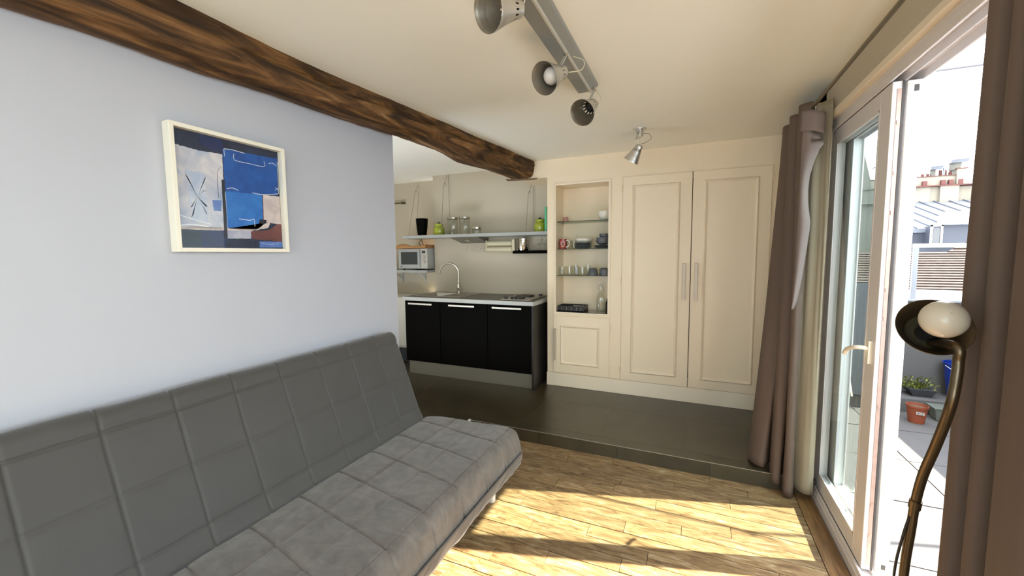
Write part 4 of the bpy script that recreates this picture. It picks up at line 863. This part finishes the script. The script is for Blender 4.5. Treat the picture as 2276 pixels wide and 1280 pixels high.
# ------------------------------------------------------------------ terrace
te = struct('terrace_floor', MB().box(0.84, 2.62, -3.2, 5.3, -0.30, -0.012), m_grout, 'pale paved roof terrace outside the sliding door', 'terrace')
ty = -3.2
while ty < 5.2:
    tx = 0.842
    for wd_ in (0.59, 0.59, 0.59):
        build('paving_slab', MB().box(tx+.004, tx+wd_-.004, ty+.005, min(5.28, ty+.62)-.005, -.012, 0.0+random.uniform(-.002,.001)), m_paver, te); tx += wd_
    ty += .62
struct('wall_terrace_end', MB().box(0.60, 2.75, 5.05, 5.25, -.3, .995).box(1.2, 2.62, 4.75, 5.05, -.011, .125), m_render, 'grey rendered end wall of the terrace with a low ledge', 'wall')
struct('wall_terrace_side', MB().box(2.42, 2.62, -3.2, 5.05, -.3, .98), m_render, 'grey rendered parapet along the open side of the terrace', 'wall')
struct('trim_3', MB().box(0.55, 2.80, 5.02, 6.35, .995, 1.012), m_zinc, 'wide pale zinc capping over the terrace end wall', 'trim')
struct('facade', MB().box(0.84, 0.90, 3.02, 5.05, -.3, 3.2).box(0.84, 0.90, 1.33, 3.02, 2.26, 3.2).box(0.84, 0.90, .48, 1.33, -.3, 3.2).box(0.84,.90,-1.98,.48,2.26,3.2).box(0.84,.90,-1.98,.48,-.3,.09).box(.84,.90,-3.2,-1.98,-.3,3.2), m_plaster2, 'cream rendered house front beside the terrace door', 'wall')
rl_ = thing('guard_rail', 'white metal guard rail above the terrace end wall', 'railing', (1.9, 5.12, 1.01))
build('top_rail', MB().box(1.95, 2.78, 5.10, 5.14, 1.502, 1.540), m_white_metal, rl_, bev=.003)
for x in (1.95, 2.74): build('post', MB().box(x, x+.036, 5.10, 5.136, 1.012, 1.502), m_zinc, rl_, bev=.002)
pb = thing('awning_bar', 'thin grey horizontal bar crossing the sky above the terrace', 'bar', (1.6, 2.986, 2.43))
build('bar', MB().cyl((0.88, 2.986, 2.44), (2.50, 2.986, 2.425), .011, n=12), M('grey_bar',(.22,.22,.24),.5,.4), pb, smooth=True)
build('bar_post', MB().cyl((2.50, 2.986, .98), (2.50, 2.986, 2.44), .016, n=12), M('grey_bar',(.22,.22,.24),.5,.4), pb, smooth=True)
pc = (1.815, 4.50, 0.0)
pot = thing('flower_pot', 'orange terracotta-coloured plastic pot on the terrace paving', 'pot', pc)
build('pot_body', MB().lathe([(.001,0),(.052,0),(.068,.135),(.073,.137),(.073,.152),(.069,.152),(.064,.13),(.001,.128)], pc, n=36), m_terra, pot, smooth=True)
build('soil', MB().lathe([(.001,.132),(.064,.130)], pc, n=24), m_subfloor, pot)
ln = Vector((-.37,-.93,0)).normalized(); lu = Vector((.93,-.37,0)); lc = Vector(pc)+ln*.068+lu*.022+Vector((0,0,.098))
def quadlab(c, w, h, off): 
    c = c+ln*off; return MB().add([c-lu*w-Vector((0,0,h)), c+lu*w-Vector((0,0,h)), c+lu*w+Vector((0,0,h)), c-lu*w+Vector((0,0,h))], [(0,1,2,3)])
lb = build('price_label', quadlab(lc, .026, .012, .002), m_label, pot, thick=.0006)
build('label_print', quadlab(lc-lu*.012, .006, .006, .0028).add(quadlab(lc+lu*.011, .007, .005, .0028).v, [(0,1,2,3)]), m_inkgrey, lb)
plc = Vector((1.985, 4.90, .125))
pl = thing('planter_box', 'dark plastic planter with leafy green herbs on the ledge', 'planter', plc)
build('trough', MB().add([(1.925,4.86,.1255),(2.05,4.86,.1255),(2.05,4.97,.1255),(1.925,4.97,.1255),(1.885,4.83,.195),(2.085,4.83,.195),(2.085,5.0,.195),(1.885,5.0,.195)],[(3,2,1,0),(0,1,5,4),(1,2,6,5),(2,3,7,6),(3,0,4,7),(4,5,6,7)]), M('planter_grey',(.035,.038,.045),.5), pl)
lf = MB(); lf2 = MB()
for k in range(420):
    c = Vector((1.975+max(-.11,min(.11,random.gauss(0,.06))), 4.915+max(-.09,min(.09,random.gauss(0,.04))), .19+min(.10,abs(random.gauss(0,.042)))))
    d = Vector((random.uniform(-1,1), random.uniform(-1,1), random.uniform(.1,1))).normalized(); u = d.cross(Vector((random.random(),random.random(),.3))).normalized(); L = random.uniform(.012,.026)
    (lf if k % 3 else lf2).add([c, c+d*L*.5+u*L*.35, c+d*L, c+d*L*.5-u*L*.35], [(0,1,2,3)])
build('foliage', lf, m_leaf, pl)['kind'] = 'stuff'; build('foliage', lf2, m_leaf2, pl)['kind'] = 'stuff'
bkt = thing('bucket', 'bright blue plastic bucket on the terrace ledge', 'bucket', (2.262,4.925,.1255))
build('bucket_body', MB().lathe([(.001,0),(.072,0),(.112,.318),(.118,.320),(.118,.330),(.110,.330),(.070,.008),(.001,.008)], (2.262,4.925,.1255), n=40), m_blue, bkt, smooth=True)
build('bail_handle', MB().tube(cr([(2.148,4.90,.43),(2.17,4.80,.405),(2.26,4.78,.39),(2.355,4.84,.405),(2.375,4.92,.43)],20),.003,8), m_white_metal, bkt, smooth=True)
tgh = thing('storage_trough', 'grey green plastic tub on the paving in front of the ledge', 'tub', (2.06,4.64,0))
build('tub', MB().add([(1.985,4.60,.001),(2.16,4.60,.001),(2.16,4.70,.001),(1.985,4.70,.001),(1.965,4.58,.112),(2.18,4.58,.112),(2.18,4.72,.112),(1.965,4.72,.112)],[(3,2,1,0),(0,1,5,4),(1,2,6,5),(2,3,7,6),(3,0,4,7),(4,5,6,7)]), m_greyplastic, tgh, bev=.006)
build('tub_rim', MB().box(1.958,2.187,4.573,4.727,.105,.116), m_greyplastic, tgh, bev=.003)
lpn = thing('leaning_panel', 'grey glazed panel leaning in the far corner of the terrace', 'panel', (1.5,4.9,0))
build('panel_sheet', MB().extr([(1.18,4.70,.13),(1.62,4.70,.13),(1.62,5.02,1.16),(1.18,5.02,1.16)],(0,.012,.0)), m_slate, lpn)
build('panel_strut', MB().bar((1.30,4.62,.13),(1.42,4.97,.90),.02,.02).bar((1.40,4.62,.13),(1.36,4.98,.92),.014,.014), m_cream, lpn)
# ------------------------------------------------------------------ roofs beyond the terrace
def courses(name, par, A, B, C_, D, rows, mat, th=.05):
    """a pitched roof built of overlapping tile courses: A,B eave corners, D,C ridge corners"""
    A, B, C_, D = Vector(A), Vector(B), Vector(C_), Vector(D); n = (B-A).cross(D-A).normalized()
    if n.z < 0: n = -n
    m = MB()
    for k in range(rows):
        t0, t1 = k/rows, (k+1.15)/rows
        a, b, c, d = A.lerp(D,t0), B.lerp(C_,t0), B.lerp(C_,min(1,t1)), A.lerp(D,min(1,t1))
        m.add([a+n*th, b+n*th, c+n*.004, d+n*.004, a, b], [(0,1,2,3),(4,5,1,0)])
    return build(name, m, mat, par)
tb = thing('tiled_roof', 'brown clay tiled roof just beyond the terrace wall', 'roof', (9,20,-6))
build('walls', MB().box(2,16,18.6,30,-6,.0), m_plaster2, tb)
courses('tile_slope', tb, (2,18.4,-.05),(16,18.4,-.05),(16,21.0,1.42),(2,21.0,1.42), 17, m_rooftile)
courses('tile_slope', tb, (9.0,21.0,1.42),(16,21.0,1.42),(16,23.6,4.4),(14.2,23.6,4.4), 26, m_rooftile)
courses('tile_slope', tb, (8.2,16.2,-.9),(16,16.2,-.9),(16,19.6,1.25),(10.6,19.6,1.25), 22, m_rooftile)
build('mossy_ridge', MB().tube([(8.15,16.2,-.88),(9.4,17.9,.25),(10.6,19.6,1.28)], .09, 8), m_moss, tb, smooth=True)
build('zinc_gutter', MB().cyl((2,18.3,-.10),(16,18.3,-.10),.13,n=12).box(1.5,16,7.5,15.8,-1.2,-.95), m_zinc, tb)
zb = thing('zinc_roof_house', 'far house with a sunlit zinc mansard roof and a dormer', 'house', (19,44,-8))
build('mansard_wall', MB().extr([(4,40.2,-8),(30,40.2,-8),(30,40.6,3.15),(4,40.6,3.15)],(0,8,0)), m_slate, zb)
build('zinc_slope', MB().extr([(4,40.4,3.15),(30,40.4,3.15),(30,47.6,5.75),(4,47.6,5.75)],(0,.1,-.3)), m_zinc, zb)
for k in range(26):
    x = 6+.95*k
    build('standing_seam', MB().bar((x,40.4,3.20),(x-1.0,47.6,5.80),.09,.10), m_zinc_dk, zb)
dm = build('dormer', MB().extr([(16.05,38.6,1.9),(19.6,38.6,1.9),(19.6,38.6,3.28),(16.05,38.6,3.28)],(0,3.4,0)), m_slate, zb)
build('dormer_roof', MB().extr([(15.7,38.2,3.28),(19.9,38.2,3.28),(19.9,41.5,4.35),(17.2,41.5,4.35)],(0,0,.07)), m_zinc, dm)
build('dormer_frame', MB().box(15.55,15.66,38.50,38.6,1.9,3.30).box(16.10,16.20,38.50,38.6,1.9,3.30).box(15.55,16.20,38.50,38.6,3.2,3.30), m_pvc, dm)
build('dormer_pane', MB().box(15.70,16.05,38.54,38.58,1.9,3.1), m_mwglass, dm)
pw = thing('party_wall', 'weathered stone party wall with chimney pots and metal cowls', 'chimney', (20,48,3))
build('wall_block', MB().box(14,19.0,47.6,48.6,3.0,7.05).box(19.0,19.58,47.7,48.6,3.0,7.05).box(19.58,20.78,47.45,48.6,3.0,7.05).box(20.78,30,47.8,48.6,3.0,6.98), m_plaster, pw)
build('coping', MB().box(14,30,47.35,48.7,7.05,7.14), m_brickpot, pw)
build('stack', MB().box(14,20.6,47.7,48.5,7.14,7.93), m_plaster, pw); build('stack_tower', MB().box(20.60,21.12,47.5,48.5,7.14,8.43), m_plaster, pw)
build('stack_ledge', MB().box(20.5,21.25,47.4,48.6,8.43,8.50).box(14,20.6,47.6,48.6,7.93,7.98), m_brickpot, pw)
for x, h in ((17.6,.25),(18.1,.25),(18.55,.26),(18.90,.26),(19.22,.30),(19.72,.50),(20.03,.50),(20.35,.36)):
    build('chimney_pot', MB().lathe([(.10,0),(.12,.05),(.10,h-.04),(.12,h)], (x,48,7.97), n=12, cap1=True), m_brickpot, pw, smooth=True)
for x in (18.55,19.75,20.25,20.85): build('flue_niche', MB().box(x-.14,x+.14,47.44,47.7,7.16,7.55), m_brickpot, pw)
build('metal_flue', MB().cyl((19.86,47.8,7.9),(19.86,47.8,8.65),.08,n=12), m_zinc, pw, smooth=True)
for x0, x1, z, s_ in ((18.78,19.66,8.50,.30),(20.05,21.25,8.95,.55)):
    cw = build('cowl', MB().add([(x0+.1,47.4,z),(x1-.1,47.4,z),(x1-.1,48.6,z),(x0+.1,48.6,z),(x0,47.2,z+.22),(x1,47.2,z+.28),(x1,48.8,z+.28),(x0,48.8,z+.22)],[(3,2,1,0),(4,5,6,7),(0,1,5,4),(1,2,6,5),(2,3,7,6),(3,0,4,7)]), m_zinc, pw)
    build('cowl_stem', MB().cyl(((x0+x1)/2,48,z-.55),((x0+x1)/2,48,z+.02),s_*.7 if s_ > .4 else .18,n=14), m_plaster2, cw, smooth=True)
gb = thing('gable_building', 'cream gable with a flared side and a cornice seen through the door glass', 'building', (6.5,25,-6))
build('gable_wall', MB().extr([(3.0,25,-6),(8.25,25,-6),(8.25,25,3.75),(8.12,25,3.95),(7.85,25,4.5),(7.78,25,4.9),(7.46,25,6.3),(7.44,25,9.0),(3.0,25,9.0)],(0,6,0)), m_plaster2, gb)
build('cornice', MB().box(3.0,8.32,24.8,25.0,3.72,3.88).box(3.0,7.9,24.9,25.0,4.42,4.50), m_plaster2, gb)
an = thing('roof_antenna', 'thin television antenna on the distant roof seen through the glass', 'antenna', (8.6,26.5,2))
build('mast', MB().cyl((8.62,26.5,1.0),(8.55,26.5,5.95),.025,n=8), m_zinc_dk, an)
build('boom', MB().cyl((8.25,26.5,5.65),(8.75,26.5,5.80),.015,n=6), m_zinc_dk, an)
for k in range(6): build('element', MB().cyl((8.28+.08*k,26.2,5.66+.024*k),(8.28+.08*k,26.8,5.66+.024*k),.008,n=6), m_zinc_dk, an)
